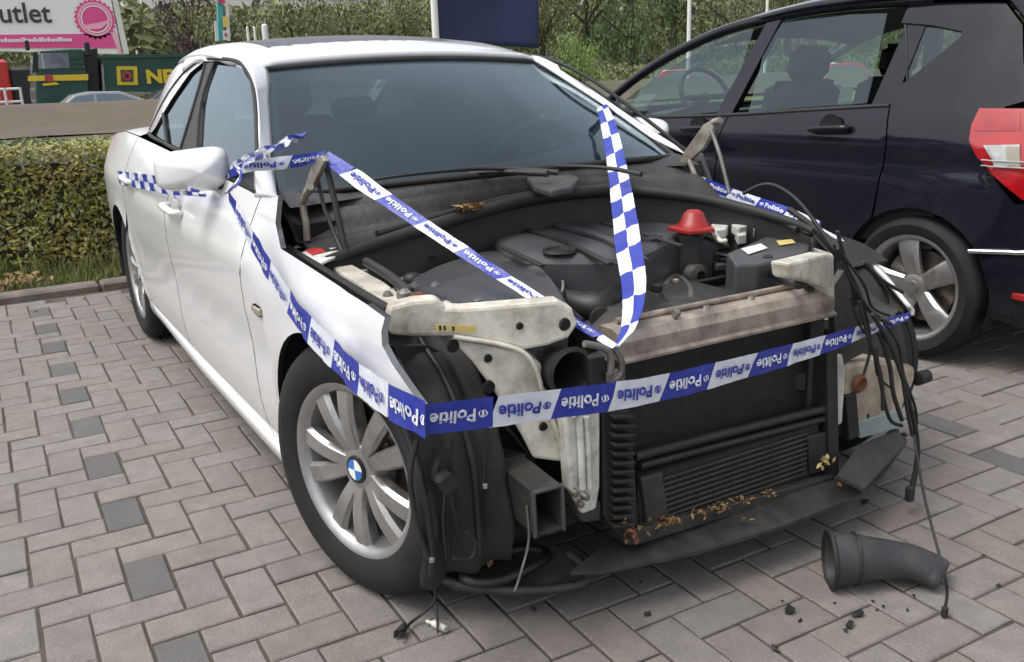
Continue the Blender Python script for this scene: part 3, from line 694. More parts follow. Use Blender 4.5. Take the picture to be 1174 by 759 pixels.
# ---- poles, sign tower, banner
st = tag(empty('sign_tower', (-26, 5.2, .1)), 'slim turquoise sign tower with small yellow and red panels', 'sign'); ST = Matrix.Translation((26, -5.2, -.1))
P = [(-26, 5.596, 4.121), (-26, 5.742, 4.124), (-26, 5.602, 2.31), (-26, 5.454, 2.312)]; b = MB(); b.slab(P, (-.12, 0, 0)); b.build('post', 'teal_sign', st).matrix_parent_inverse = ST
P = [(-26, 5.528, 2.311), (-26, 5.522, 2.263)]; b = MB(); b.box((-26.06, P[0][1], .9), (.10, .11, 2.2)); b.build('post', 'teal_sign', st).matrix_parent_inverse = ST
for m, uv in (('facade_white', [(-25.98, 5.811, 4.123), (-25.98, 5.884, 4.125), (-25.98, 5.772, 2.307), (-25.98, 5.672, 2.308)]), ('sign_red', [(-25.97, 5.535, 3.467), (-25.97, 5.731, 3.469), (-25.97, 5.739, 3.328), (-25.97, 5.543, 3.327)]), ('sign_yellow', [(-25.97, 5.624, 2.974), (-25.97, 5.772, 2.974), (-25.97, 5.764, 2.689), (-25.97, 5.615, 2.69)]), ('facade_white', [(-25.97, 5.579, 2.595), (-25.97, 5.753, 2.594), (-25.97, 5.747, 2.331), (-25.97, 5.573, 2.333)]), ('sign_red', [(-25.96, 5.617, 2.523), (-25.96, 5.692, 2.522), (-25.96, 5.693, 2.427), (-25.96, 5.619, 2.428)]), ('facade_white', [(-25.97, 5.364, 2.857), (-25.97, 5.438, 2.857), (-25.97, 5.422, 2.311), (-25.97, 5.348, 2.312)])):
    b = MB(); b.slab(uv, (.03, 0, 0)); b.build('panel', m, st).matrix_parent_inverse = ST
for lab, (u_a, w_) in (('thinnest white post left of the three in front of the trees', ([(-24, 5.748, 2.563)][0], .035)), ('thin white post in the middle of the three in front of the trees', ([(-24, 5.937, 2.562)][0], .035)), ('thickest white post, right of the three in front of the trees', ([(-24, 6.219, 2.627)][0], .085))):
    b = MB(); z0 = prof(-24); b.tube([(-24, u_a[1], z0), (-24, u_a[1], u_a[2])], w_, 8); b.lathe([(w_, u_a[2]), (w_*.6, u_a[2]+.03), (0, u_a[2]+.04)], 8, (-24, u_a[1], 0), 'z'); tag(b.build('post', 'pole_white', smooth=50), lab, 'post', 'white posts behind the white car')
for lab, u_a, w_ in (('white lamp post standing left behind the black hatchback roof', [(-22, 19.609, 3.224)][0], .065), ('thin pale lamp post farther right behind the hatchback roof', [(-30, 31.333, 3.914)][0], .075)):
    t = tag(empty('lamp_post', (u_a[0], u_a[1], prof(u_a[0]))), lab, 'lamp post', 'lamp posts behind the hatchback')
    b = MB(); b.tube([(0, 0, -.1), (0, 0, 3), (0, 0, 7.5)], [w_*1.1, w_, w_*.6], 10); b.build('pole', 'pole_white', t, 50)
    b = MB(); b.tube([(0, 0, 7.45), (.5, -.3, 7.8), (1.2, -.7, 7.85)], .03, 6); b.build('arm', 'pole_white', t, 50)
    b = MB(); b.bbox((1.4, -.8, 7.85), (.7, .28, .12), .04); b.build('lamp_head', 'steel_grey', t, 40)
bn = tag(empty('banner', (-9, 3.9, 0)), 'navy blue banner hanging from a white pole behind the white car roof', 'banner')
BN = Matrix.Translation((9, -3.9, 0)); pp = [(-9, 3.927, 1.92)][0]
b = MB(); b.tube([(-9, pp[1], -.05), (-9, pp[1], 3.4)], .045, 12); b.build('pole', 'pole_white', bn, 50).matrix_parent_inverse = BN
A_ = [(-9, 4.039, 2.844), (-9, 5.491, 2.898), (-9, 5.417, 1.806), (-9, 5.31, 1.494), (-9, 4.89, 1.568), (-9, 3.965, 1.625)]
cl = MB()
def cloth(u, v):
    zt, zb = 3.25, 1.62-.10*u; y0, y1 = pp[1]+.05, A_[1][1]-.06*v*0+.03*(1-v)
    y = y0+(y1-y0)*u; z = zt+(zb-zt)*v
    return (-9+.05*math.sin(u*7+v*1.2)*u+.03*math.sin(v*5+u*3), y-.07*v*u, z)
cl.grid(cloth, 24, 24); cl.build('cloth', 'banner_navy', bn, 60, solid=.004).matrix_parent_inverse = BN
b = MB(); b.tube([(-9, pp[1], 3.27), (-9, A_[1][1], 3.27)], .018, 8); b.build('crossbar', 'pole_white', bn, 50).matrix_parent_inverse = BN

# ================================================================== THE WRECKED WHITE SALOON
def interp(xs, ys, x):
    if x <= xs[0]: return ys[0]
    for i in range(len(xs)-1):
        if x <= xs[i+1]: return ys[i]+(ys[i+1]-ys[i])*(x-xs[i])/(xs[i+1]-xs[i])
    return ys[-1]
def sm_interp(xs, ys, x, w=.06): return (interp(xs, ys, x-w)+2*interp(xs, ys, x)+interp(xs, ys, x+w))/4
PLAN = ([-4.02, -3.9, -3.75, -3.5, -3.2, -2.9, -2.4, -1.6, -.8, -.3, 0, .3, .55, .7], [.70, .775, .825, .872, .897, .906, .909, .911, .909, .906, .902, .893, .883, .87])
ZS = ([-3.6, -2.6, -1.6, -.62, -.4, .07, .4, .6], [.80, .79, .76, .74, .72, .70, .77, .80])
LOW = ([.15, .2, .27, .35, .45, .6], [.075, .055, .032, .02, .01, 0])
GW = ([.93, .97, 1.05, 1.15, 1.20, 1.30, 1.34, 1.38], [.822, .800, .760, .712, .688, .635, .608, .555])
def hw(x, z):
    t = max(0, z-sm_interp(*ZS, x, .12)); y = sm_interp(*PLAN, x, .1)-sm_interp(*LOW, z, .03)-.62*t**1.25
    for cx in (-.03, -2.888):      # flared arch lips
        r = math.hypot(x-cx, z-.325)
        if .34 < r < .44: y += .010*(1-(r-.34)/.10)**2
    if -2.45 < x < -.45: y -= .010*math.exp(-((z-.52)/.10)**2)      # hollow of the doors
    return y
def gws(s, x, z): return gw(x, z)-(.022*min(1, max(0, (z-.98)/.22)) if s > 0 else 0)
def gw(x, z): return sm_interp(*GW, z, .025)-.17*max(0, -2.40-x)**1.5
car = tag(empty('sedan', (0, 0, 0)), 'white saloon car with its bonnet, bumper and headlights stripped off, engine exposed', 'car')
def cp(b, name, m, smooth=None, par=None, **k): return b.build(name, m, par or car, smooth, **k)
ZC = ([-3.0, -2.85, -2.6, -2.3, -2.0, -1.8, -1.6, -1.42, -1.32], [1.26, 1.315, 1.372, 1.408, 1.404, 1.391, 1.366, 1.333, 1.312])
def roofz(x, y):
    ay = abs(y); return sm_interp(*ZC, x, .08)-.030*(ay/.57)**2-.9*max(0, ay-.53)**1.35
def rw_(x): return .606-.20*max(0, -2.35-x)**1.5
def wsb(t): return Vector((-.70+.22*(1-t*t), .765*t, .925+.030*(1-t*t)))
def wst(t): return Vector((-1.352+.03*(1-t*t), .560*t, 1.286+.022*(1-t*t)))
def wsf(u, v, k=1., off=0.):
    t = -1+2*v; a = wsb(t*k).lerp(wst(t*k), u); bow = 4*u*(1-u)*.022*(1-.5*t*t)
    return a+Vector((.45, .25*t, .8))*(bow+off)
AX, AR, AZ = -.03, .362, .318
belt = [(-0.652, 0.938), (-1.419, 0.974), (-2.439, 1.016)]
ftop = [(0.361, 0.804), (0.254, 0.808), (0.139, 0.809), (-0.033, 0.817), (-0.183, 0.826), (-0.339, 0.835), (-0.437, 0.888), (-0.49, 0.952)]
flap = [(0.359, 0.777), (0.366, 0.751), (0.408, 0.722), (0.46, 0.697), (0.529, 0.666), (0.547, 0.647), (0.531, 0.625), (0.466, 0.613), (0.35, 0.6)]
ZB = lambda x: interp([-3.9, -2.6, -2.44, -1.42, -.65], [1.035, 1.025, 1.016, .974, .938], x)
def arcp(cx, cz, r, a0, a1, n=16): return arc(cx, cz, r, a0, a1, n)
fender = [(-.615, .17)]+arcp(AX, AZ, AR, 203, 62, 18)+list(reversed(flap))+ftop+[(-.612, .940)]
fdoor = [(-1.655, .16), (-.622, .155), (-.618, .938), (-1.0, .955), (-1.655, .983)]
rdoor = [(-2.30, .19), (-1.662, .16), (-1.662, .983), (-2.20, 1.004), (-2.60, 1.018), (-2.63, .93), (-2.60, .68)]+arcp(-2.888, .325, .358, 47, 0, 8)[1:]+[(-2.50, .20)]
quarter = arcp(-2.888, .325, .358, 180, 50, 16)+[(-2.607, .68), (-2.637, .93), (-2.607, 1.019), (-3.0, 1.025), (-3.3, 1.005), (-3.6, .965), (-3.86, .91), (-3.92, .80), (-3.93, .6), (-3.9, .27), (-3.6, .21), (-3.26, .20)]
for s in (-1, 1):
    dmg = s < 0
    if s < 0: side_panel('fender', fender, s, hw, 'white_paint', car, .045, .014)
    else:      # far wing: its front end is pushed down and inwards
        te = [(-0.878, 0.84, 0.887), (-0.724, 0.855, 0.827), (-0.54, 0.862, 0.784), (-0.323, 0.862, 0.768), (-0.139, 0.855, 0.745), (-0.002, 0.845, 0.709), (0.113, 0.832, 0.668), (0.225, 0.818, 0.612), (0.316, 0.8, 0.552)]
        def wing(u, v):
            i = u*(len(te)-1); k = min(int(i), len(te)-2); p = Vector(te[k]).lerp(Vector(te[k+1]), i-k); a0 = math.hypot(p.x-AX, .0)
            zl = .20 if p.x < -.41 else max(.318+math.sqrt(max(0, .362**2-(p.x-AX)**2)), .318) if p.x < .33 else .5
            zl = max(min(zl, p.z-.02), p.z-.02-.62*max(0, .34-p.x) if p.x > -.2 else 0); z = p.z+(zl-p.z)*v; return (p.x, p.y+.045*math.sin(min(1, v*1.6)*1.57)*(1-.5*u), z)
        b = MB(); b.grid(wing, 48, 12); cp(b, 'fender', 'white_paint', 60, solid=.012)
        b = MB(); b.grid(lambda u, v: tuple(Vector(wing(u, v))+Vector((.004, -.022, -.008))), 48, 12); cp(b, 'fender_liner', 'dusty_plastic', 60)
    fd = side_panel('front_door', fdoor, s, hw, 'white_paint', car, .05, .02)
    rd = side_panel('rear_door', rdoor, s, hw, 'white_paint', car, .05, .02)
    side_panel('rear_quarter', quarter, s, hw, 'white_paint', car, .05, .02)
    b = MB()     # side skirt
    def skirt(u, v):
        x = -.40-2.12*u; a = v*math.pi*.5; zb = interp([-2.5, -1.5, -.4], [.165, .125, .115], x)
        return (x, s*(hw(x, .25)+.004-.06*(1-math.cos(a))), zb+.10*(1-math.sin(a)))
    b.grid(skirt, 20, 5); cp(b, 'side_skirt', 'white_paint', 60, solid=.02)
    # door handles: bar on a recessed cup
    for xh, par, zh in ((-1.49, fd, .815), (-2.42, rd, .845)):
        b = MB(); b.lathe([(0, .004), (.05, .003), (.06, 0)], 20, (xh+.02, s*(hw(xh, zh-.005)), zh-.01), 'y'); b.build('handle_cup', 'white_paint', par, 60)
        b = MB(); y0 = s*hw(xh, zh); b.tube([(xh+.11, y0+s*.006, zh-.002), (xh+.09, y0+s*.032, zh), (xh-.07, y0+s*.034, zh+.006), (xh-.10, y0+s*.006, zh+.006)], [.012, .016, .016, .012], 10, 5, flat=.8); b.build('handle', 'white_paint', par, 60)
    b = MB(); b.bbox((-.463, s*(hw(-.463, .655)+.004), .652), (.075, .014, .026), .006); cp(b, 'side_marker', 'tail_amber', 40)
    b = MB()     # thin rubbing strip on both doors
    # waist moulding
    b.tube([(x, s*(gws(s, x, ZB(x))+.004), ZB(x)+.006) for x in [-.66-.2*i for i in range(10)]+[-2.60]], .009, 6, 3); cp(b, 'waist_moulding', 'rubber', 60)
    # side glass with black frames
    fwin = [(-1.83, 1.315), (-1.406, 1.295), (-1.217, 1.245), (-1.127, 1.206), (-1.033, 1.151), (-0.915, 1.077), (-0.828, 1.006), (-0.729, 0.945), (-1.556, 0.976), (-1.653, 1.007), (-1.782, 1.167)]
    rwin = [(-1.952, 1.318), (-2.11, 1.3), (-2.213, 1.249), (-2.374, 1.141), (-2.764, 1.021), (-2.568, 1.007), (-1.834, 0.988), (-1.87, 1.166)]
    frm = [[(-1.871, 1.339), (-1.492, 1.32), (-1.257, 1.278), (-1.073, 1.204), (-0.879, 1.079), (-0.688, 0.941)], [(-1.871, 1.339), (-2.124, 1.332), (-2.268, 1.296), (-2.477, 1.187), (-2.764, 1.021), (-2.782, 1)]]
    def glassf(x, z, s=s): return gws(s, x, z)-.012
    side_panel('front_window', fwin, s, glassf, 'side_glass', car, .08, .004, rim=0)
    side_panel('rear_window', rwin, s, glassf, 'dark_glass', car, .08, .004)
    for k, fr in enumerate(frm):
        b = MB(); b.tube([(x, s*(gws(s, x, z)-.002), z) for x, z in fr], .0075, 8, 5); cp(b, 'window_frame', 'rubber', 60)
    bp_ = [(-1.984, 1.325), (-1.831, 1.322), (-1.768, 1.167), (-1.521, 0.972), (-1.843, 0.984), (-1.885, 1.166)]
    b = MB(); b.slab([(x, s*(gws(s, x, z)-.006), z) for x, z in bp_], (0, -s*.02, 0)); cp(b, 'door_pillar', 'black_plastic', 40)
    b = MB(); b.tube([(x, s*(gws(s, x, z)-.004), z) for x, z in (bp_[1], bp_[2], bp_[3])], .006, 6, 4); b.tube([(x, s*(gws(s, x, z)-.004), z) for x, z in (bp_[0], bp_[5], bp_[4])], .006, 6, 4); cp(b, 'window_seal', 'rubber', 60)
    qd = [(-2.411, 1.118), (-2.126, 1.006)]
    b = MB(); b.tube([(x, s*(gws(s, x, z)-.006), z) for x, z in qd], .010, 6, 0); cp(b, 'window_divider', 'rubber', 60)
    # A pillar, roof rail and C pillar
    fo = [(-0.662, 0.929), (-0.801, 1.02), (-0.911, 1.103), (-1.073, 1.204), (-1.257, 1.278), (-1.492, 1.32), (-1.871, 1.339), (-2.124, 1.332), (-2.268, 1.296)]
    fo = catmull([(x, s*gws(s, x, z), z) for x, z in fo], 6)
    vv = 0 if s < 0 else 1
    fi = [Vector((-.495 if s < 0 else -.68, s*.812, .938 if s < 0 else .925)), wsf(.14, vv), wsf(.36, vv), wsf(.68, vv), wsf(1, vv)]+[Vector((x, s*rw_(x), roofz(x, rw_(x)))) for x in (-1.55, -1.85, -2.1, -2.30)]
    fi = catmull(fi, 6); b = MB()
    def plr(u, v):
        i = u*(len(fo)-1); k = min(int(i), len(fo)-2); a_ = fo[k].lerp(fo[k+1], i-k); c_ = fi[k].lerp(fi[k+1], i-k)
        if s > 0: a_ = a_.lerp(c_, .55)
        return a_.lerp(c_, v)+Vector((.3, s*.6, .5))*(.020*4*v*(1-v)*min(1, (a_-c_).length/.05)*.5)
    b.grid(plr, 48, 6); cp(b, 'windscreen_pillar', 'white_paint', 70, solid=.012, flip=(s > 0))
    cpil = [(-1.95, 1.345), (-2.25, 1.348), (-2.58, 1.325), (-2.78, 1.27), (-3.12, 1.11), (-3.36, 1.01), (-3.0, 1.032), (-2.60, 1.022), (-2.48, 1.06), (-2.33, 1.18), (-2.16, 1.29), (-2.03, 1.325)]
    side_panel('rear_pillar', cpil, s, (lambda x, z, s=s: gws(s, x, z)), 'white_paint', car, .06, .03)
    b = MB(); zq = lambda x: interp([-3.6, -3.3, -3.0, -2.6], [.965, 1.005, 1.025, 1.019], x)
    def shoulder(u, v):
        x = -2.56-.95*u; z0 = zq(x); y0 = hw(x, z0)-.002; y1 = min(y0-.01, gws(s, x, 1.035)-.02)-.10*max(0, u-.6); return (x, s*(y0+(y1-y0)*v), z0+.014*math.sin(v*1.57)+.004)
    b.grid(shoulder, 20, 6); cp(b, 'shoulder_panel', 'white_paint', 60, flip=(s > 0))
    # door mirror
    mr = empty('door_mirror', (-1.035, s*.905, .985)); mr.parent = car
    b = MB()
    def mir(u, v):
        a = u*2*math.pi; t = v; k = math.sin(min(t*1.05, 1)*math.pi/2)**.55
        ca, sa = math.cos(a), math.sin(a); e = .44
        y = math.copysign(abs(ca)**e, ca)*.114*k; z = math.copysign(abs(sa)**e, sa)*.066*k*(1+.12*(-y*s)/.11)
        return (.085-.13*t-(.25*(y*s+.05)**2), y, z)
    b.grid(mir, 40, 14); sh = b.build('mirror_shell', 'white_paint', mr, 70, flip=True)
    b = MB(); b.lathe([(0, -.047), (.05, -.047)], 4, (0, 0, 0), 'x'); 
    b = MB(); b.bbox((-.052, 0, 0), (.012, .19, .105), .02); b.build('mirror_glass', 'chrome', mr, 40)
    b = MB(); b.tube([(.0, -s*.07, -.045), (.03, -s*.10, -.055), (.05, -s*.15, -.05)], [.03, .028, .035], 10, 4, flat=.6); b.build('mirror_arm', 'black_plastic', mr, 60)
    tri = [(-0.678, 0.935), (-0.794, 1.008), (-0.888, 0.987), (-1.018, 0.951), (-0.924, 0.933)]
    b = MB(); b.slab([(x, s*(gws(s, x, z)+.010), z) for x, z in tri], (0, -s*.03, 0)); cp(b, 'mirror_base', 'black_plastic', 40)
# ---- roof and sunroof
def roof(u, v):
    t = -1+2*v; xf = -1.322-.03*(t*.606/.56)**2; xr = -2.80+.10*t*t; x = xf+(xr-xf)*u; y = rw_(x)*t
    return (x, y, roofz(x, y))
b = MB(); b.grid(roof, 30, 28); cp(b, 'roof', 'white_paint', 70, solid=.02)
b = MB(); b.grid(lambda u, v: (-1.50-.46*u, -.46+.80*v, roofz(-1.50-.46*u, -.46+.80*v)+.003+.004*u), 8, 10); cp(b, 'sunroof', 'engine_cover_plastic', 60, solid=.016)
# ---- windscreen
b = MB(); b.grid(lambda u, v: wsf(u, v), 16, 24); cp(b, 'windscreen', 'windscreen_glass', 70)
b = MB(); N = 24
edge = [wsf(0, i/N) for i in range(N+1)]+[wsf(i/12, 1) for i in range(1, 13)]+[wsf(1, 1-i/N) for i in range(1, N+1)]+[wsf(1-i/12, 0) for i in range(1, 12)]
b.tube(edge+[edge[0]], .011, 6, 0, cap=False); cp(b, 'windscreen_seal', 'rubber', 60)
b = MB(); b.grid(lambda u, v: wsf(.0+.055*u, v, 1, -.003), 2, 24); b.grid(lambda u, v: wsf(.955+.045*u, v, 1, -.003), 2, 24)
for v0 in (0, .975): b.grid(lambda u, v: wsf(u, v0+.025*v, 1, -.003), 14, 2)
cp(b, 'windscreen_border', 'emblem_black')
b = MB(); p = wsf(.93, .49); b.bbox((p.x-.03, p.y, p.z-.015), (.05, .055, .03), .01); cp(b, 'sensor_pod', 'black_plastic', 40)
b = MB(); b.bbox((-1.24, -.02, 1.225), (.035, .23, .065), .02, Matrix.Rotation(R(-15), 3, 'Y')); im = cp(b, 'rear_view_mirror', 'black_plastic', 40)
# exposed clips down the right pillar edge
for k in range(5):
    u = .25+.13*k; p = wsf(u, 0); b = MB(); b.bbox((p.x+.004, p.y-.018, p.z+.004), (.05, .012, .02), .003); cp(b, 'trim_clip', 'rust' if k % 2 else 'steel_grey', 40)
# ---- tail of the car
def tailp(v): 
    P = [(-3.36, 1.045), (-3.6, 1.055), (-3.88, 1.05), (-3.955, 1.02), (-3.945, .85), (-3.93, .72)]
    a = v*(len(P)-1); i = min(int(a), len(P)-2); t = a-i; return P[i][0]+(P[i+1][0]-P[i][0])*t, P[i][1]+(P[i+1][1]-P[i][1])*t
def boot(u, v):
    x, z = tailp(u); w = hw(x, min(z, 1.0))-.06; y = w*(-1+2*v); return (x+.13*(y/.8)**2*u**2-.05*u, y, z-.015-.11*(abs(y)/.80)**3)
b = MB(); b.grid(boot, 20, 24); cp(b, 'boot_lid', 'white_paint', 60, solid=.02, flip=True)
def bump(u, v):
    P = [(-3.94, .73), (-4.03, .68), (-4.06, .5), (-4.04, .33), (-3.95, .22)]; a = u*(len(P)-1); i = min(int(a), len(P)-2); t = a-i
    x, z = P[i][0]+(P[i+1][0]-P[i][0])*t, P[i][1]+(P[i+1][1]-P[i][1])*t; y = .80*(-1+2*v); return (x+.22*(abs(y)/.8)**3, y, z)
b = MB(); b.grid(bump, 12, 24); cp(b, 'rear_bumper', 'white_paint', 60, solid=.02, flip=True)
for s in (-1, 1):
    b = MB(); b.grid(lambda u, v: (-3.885-.07*math.sin(v*1.57), s*(.775-.28*v), .74+.15*u), 4, 8); cp(b, 'tail_light', 'tail_red', 60, solid=.02)
b = MB(); b.grid(lambda u, v: (-2.79-.60*u+.10*(2*v-1)**2*(1-u), (.555+.05*u)*(-1+2*v), 1.322-.29*u+.045*math.sin(u*3.1)-.035*(2*v-1)**2*(1-u)), 8, 14); cp(b, 'back_window', 'side_glass', 70)
# ---- cabin
b = MB(); b.box((-2.1, 0, .24), (3.2, 1.5, .06)); b.box((-3.3, 0, .62), (.08, 1.5, .75)); cp(b, 'cabin_floor', 'interior_trim')
for s in (-1, 1): b = MB(); b.box((-1.6, s*.80, .55), (1.95, .05, .72)); cp(b, 'door_trim', 'interior_trim')
b = MB(); b.grid(lambda u, v: (-1.40-1.5*u, -.56+1.12*v, roofz(-1.40-1.5*u, -.56+1.12*v)-.035), 10, 10); cp(b, 'headliner', 'headliner', 60)
b = MB(); b.grid(lambda u, v: (-.56-.42*u, -.76+1.52*v, .905+.05*math.sin(u*3.1)+.02*math.sin(v*3.1)-.10*u*u+(.05*math.exp(-((v-.74)/.12)**2)*math.sin(min(1, u*1.3)*3.1))), 12, 20); b.box((-.90, 0, .62), (.3, 1.5, .4)); cp(b, 'dashboard', 'interior_trim', 60)
b = MB(); sw = Matrix.Rotation(R(-62), 3, 'Y'); C_ = Vector((-1.10, .37, .90))
b.tube([C_+sw @ Vector((.185*math.cos(a*math.pi/12), .185*math.sin(a*math.pi/12), 0)) for a in range(25)], .015, 8, 0)
b.tube([C_+sw @ Vector((0, -.17, 0)), C_, C_+sw @ Vector((0, .17, 0))], .02, 6, 0); b.lathe([(0, .03), (.06, .02), (.07, 0)], 14, C_, 'x'); cp(b, 'steering_wheel', 'rubber', 60)
def seat(y, x, par, m='seat_fabric', k=1.):
    st_ = empty('seat', (x, y, 0)); st_.parent = par
    b = MB(); b.bbox((0, 0, .42*k), (.50, .50, .16), .05); b.build('cushion', m, st_, 40)
    b = MB(); b.bbox((-.30, 0, .78*k), (.13, .50, .66), .05, Matrix.Rotation(R(-14), 3, 'Y')); b.build('backrest', m, st_, 40)
    b = MB(); b.bbox((-.40, 0, 1.19*k), (.09, .27, .17), .04, Matrix.Rotation(R(-10), 3, 'Y')); b.tube([(-.385, -.05, 1.05), (-.395, -.05, 1.15)], .007, 6, 0); b.tube([(-.385, .05, 1.05), (-.395, .05, 1.15)], .007, 6, 0); b.build('headrest', m, st_, 40)
    return st_
for y in (-.37, .37): seat(y, -1.45, car)
b = MB(); b.bbox((-2.55, 0, .42), (.5, 1.35, .16), .05); b.bbox((-2.85, 0, .74), (.14, 1.35, .6), .05, Matrix.Rotation(R(-18), 3, 'Y'))
for y in (-.4, .4): b.bbox((-2.98, y, 1.07), (.09, .26, .14), .04)
cp(b, 'rear_bench', 'seat_fabric', 40)

# ---- wheels
def wheel(par, loc, s, r=.33, rr=.218, w=.225, style=0, steer=0., emblem=True):
    """s=-1: outer face towards -y"""
    b = MB(); h = w/2
    b.lathe([(rr-.012, -h+.03), (rr+.004, -h+.012), (rr+.02, -h+.004), (rr+.05, -h-.004), (r-.03, -h+.004), (r-.012, -h+.016), (r-.002, -h+.035), (r, -h+.06), (r, -.036), (r-.008, -.034), (r-.008, -.026), (r, -.024), (r, .024), (r-.008, .026), (r-.008, .034), (r, .036), (r, h-.06), (r-.004, h-.035), (r-.018, h-.012), (r-.05, h), (rr+.03, h-.004), (rr, h-.014)], 56, (0, 0, 0), 'y')
    wl = b.build('wheel', 'tyre_rubber', par, 45, loc=loc); wl.rotation_euler = (0, 0, (0 if s < 0 else math.pi)+steer)
    b = MB()   # barrel and lip
    b.lathe([(rr-.022, h-.02), (rr-.03, 0), (rr-.028, -h+.06), (rr-.018, -h+.035), (rr-.016, -h+.022), (rr-.002, -h+.012), (rr+.006, -h+.010), (rr+.010, -h+.016), (rr+.002, -h+.03)], 56, (0, 0, 0), 'y'); b.build('rim_barrel', 'barrel_metal', wl, 50)
    b = MB()
    def spoke(a, r0, r1, w0, w1, y0, y1, th, skew=0.):
        ca, sa = math.cos(a), math.sin(a)
        V = []
        for i in range(7):
            t = i/6; rd = r0+(r1-r0)*t; hwid = (w0+(w1-w0)*t)/2; y = y0+(y1-y0)*t-.012*math.sin(t*3.14); off = skew*t
            for (q, dy) in ((-hwid, .012), (-hwid*.7, 0), (hwid*.7, 0), (hwid, .012), (hwid*.8, th), (-hwid*.8, th)):
                q = q+off; V.append((rd*ca-q*sa, y+dy, rd*sa+q*ca))
        F = [(i*6+j, (i+1)*6+j, (i+1)*6+(j+1) % 6, i*6+(j+1) % 6) for i in range(6) for j in range(6)]
        b.add(V, F)
    if style == 0:
        for k in range(5):
            a = R(90+22+72*k)
            for q in (-1, 1): spoke(a+q*R(11), .036, rr-.010, .040, .060, -h+.036, -h+.024, .04, q*.014)
        b.lathe([(0, -h+.030), (.040, -h+.030), (.062, -h+.036), (.075, -h+.055), (.078, -h+.09)], 30, (0, 0, 0), 'y')
    else:
        for k in range(5):
            spoke(R(90+12+72*k), .04, rr-.014, .070, .105, -h+.045, -h+.026, .04)
        b.lathe([(0, -h+.030), (.035, -h+.032), (.055, -h+.040), (.065, -h+.07)], 30, (0, 0, 0), 'y')
    b.build('rim', 'alloy', wl, 40)
    for k in range(5):
        a = R(90+58+72*k); b = MB(); b.lathe([(0, -h+.036), (.009, -h+.036), (.013, -h+.046), (.013, -h+.06)], 10, (.056*math.cos(a), .006, .056*math.sin(a)), 'y'); b.build('wheel_bolt', 'dark_void' if style == 0 else 'steel_grey', wl, 40)
    if emblem:
        b = MB()   # round badge: black ring, four quarters in blue and white
        y = -h+.024; n = 32
        b.m = 0; b.lathe([(.026, y), (.0345, y+.001), (.036, y+.006)], n, (0, 0, 0), 'y')
        for k in range(4):
            b.m = 1 if k % 2 else 2
            b.add([(0, y-.0015, 0)]+[(.027*math.cos(R(90*k+6*i+3)), y-.0005, .027*math.sin(R(90*k+6*i+3))) for i in range(16)], [(0, i+2, i+1) for i in range(15)])
        b.build('wheel_badge', ['emblem_black', 'emblem_blue', 'emblem_white'], wl)
    else:
        b = MB(); b.lathe([(0, -h+.020), (.028, -h+.022), (.032, -h+.03)], 20, (0, 0, 0), 'y'); b.build('hub_cap', 'steel_grey', wl, 50)
    b = MB(); b.lathe([(.05, -h+.10), (.155, -h+.10), (.158, -h+.115), (.05, -h+.13)], 36, (0, 0, 0), 'y'); b.build('brake_disc', 'disc_metal', wl, 40)
    b = MB(); b.lathe([(.09, -h+.085), (.165, -h+.085), (.17, -h+.14), (.09, -h+.14)], 10, (0, 0, 0), 'y', R(100), R(165)); b.build('brake_caliper', 'steel_grey', wl, 40)
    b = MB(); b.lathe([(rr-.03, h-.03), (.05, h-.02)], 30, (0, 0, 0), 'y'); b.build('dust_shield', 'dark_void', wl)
    return wl
wheel(car, (-.035, -.748, .33), -1, steer=R(16))
wheel(car, (-.015, .752, .33), 1, steer=R(16))
wheel(car, (-2.888, -.765, .33), -1)
wheel(car, (-2.888, .765, .33), 1)
# wheel-arch liners
for s in (-1, 1):
    b = MB(); b.grid(lambda u, v: (AX+.385*math.cos(R(200-140*u)), s*(.885-.38*v), .318+.385*math.sin(R(200-140*u))), 18, 4); cp(b, 'arch_liner', 'black_plastic', 60, flip=(s > 0))
    b = MB(); b.grid(lambda u, v: (-2.888+.375*math.cos(R(190-200*u)), s*(.885-.33*v), .325+.375*math.sin(R(190-200*u))), 20, 4); cp(b, 'arch_liner', 'black_plastic', 60, flip=(s > 0))
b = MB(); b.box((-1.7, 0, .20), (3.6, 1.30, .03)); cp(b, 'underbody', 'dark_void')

# ================================================================== THE OPEN ENGINE BAY
def tub(P, r, name, m, sm=5, n=8, par=None, flat=1.):
    b = MB(); b.tube(P, r, n, sm, flat=flat); return cp(b, name, m, 60, par)
def slb(P, off, name, m, par=None, bevel=0., smooth=None):
    b = MB(); b.slab(P, off); return cp(b, name, m, smooth, par, bevel=bevel)
# dark tub of the bay
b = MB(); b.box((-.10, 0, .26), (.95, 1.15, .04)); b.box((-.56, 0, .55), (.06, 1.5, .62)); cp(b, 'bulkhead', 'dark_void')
for s in (-1, 1):
    b = MB(); b.box((-.18, s*.62, .47), (.76, .03, .46)); cp(b, 'inner_wing', 'dusty_plastic')
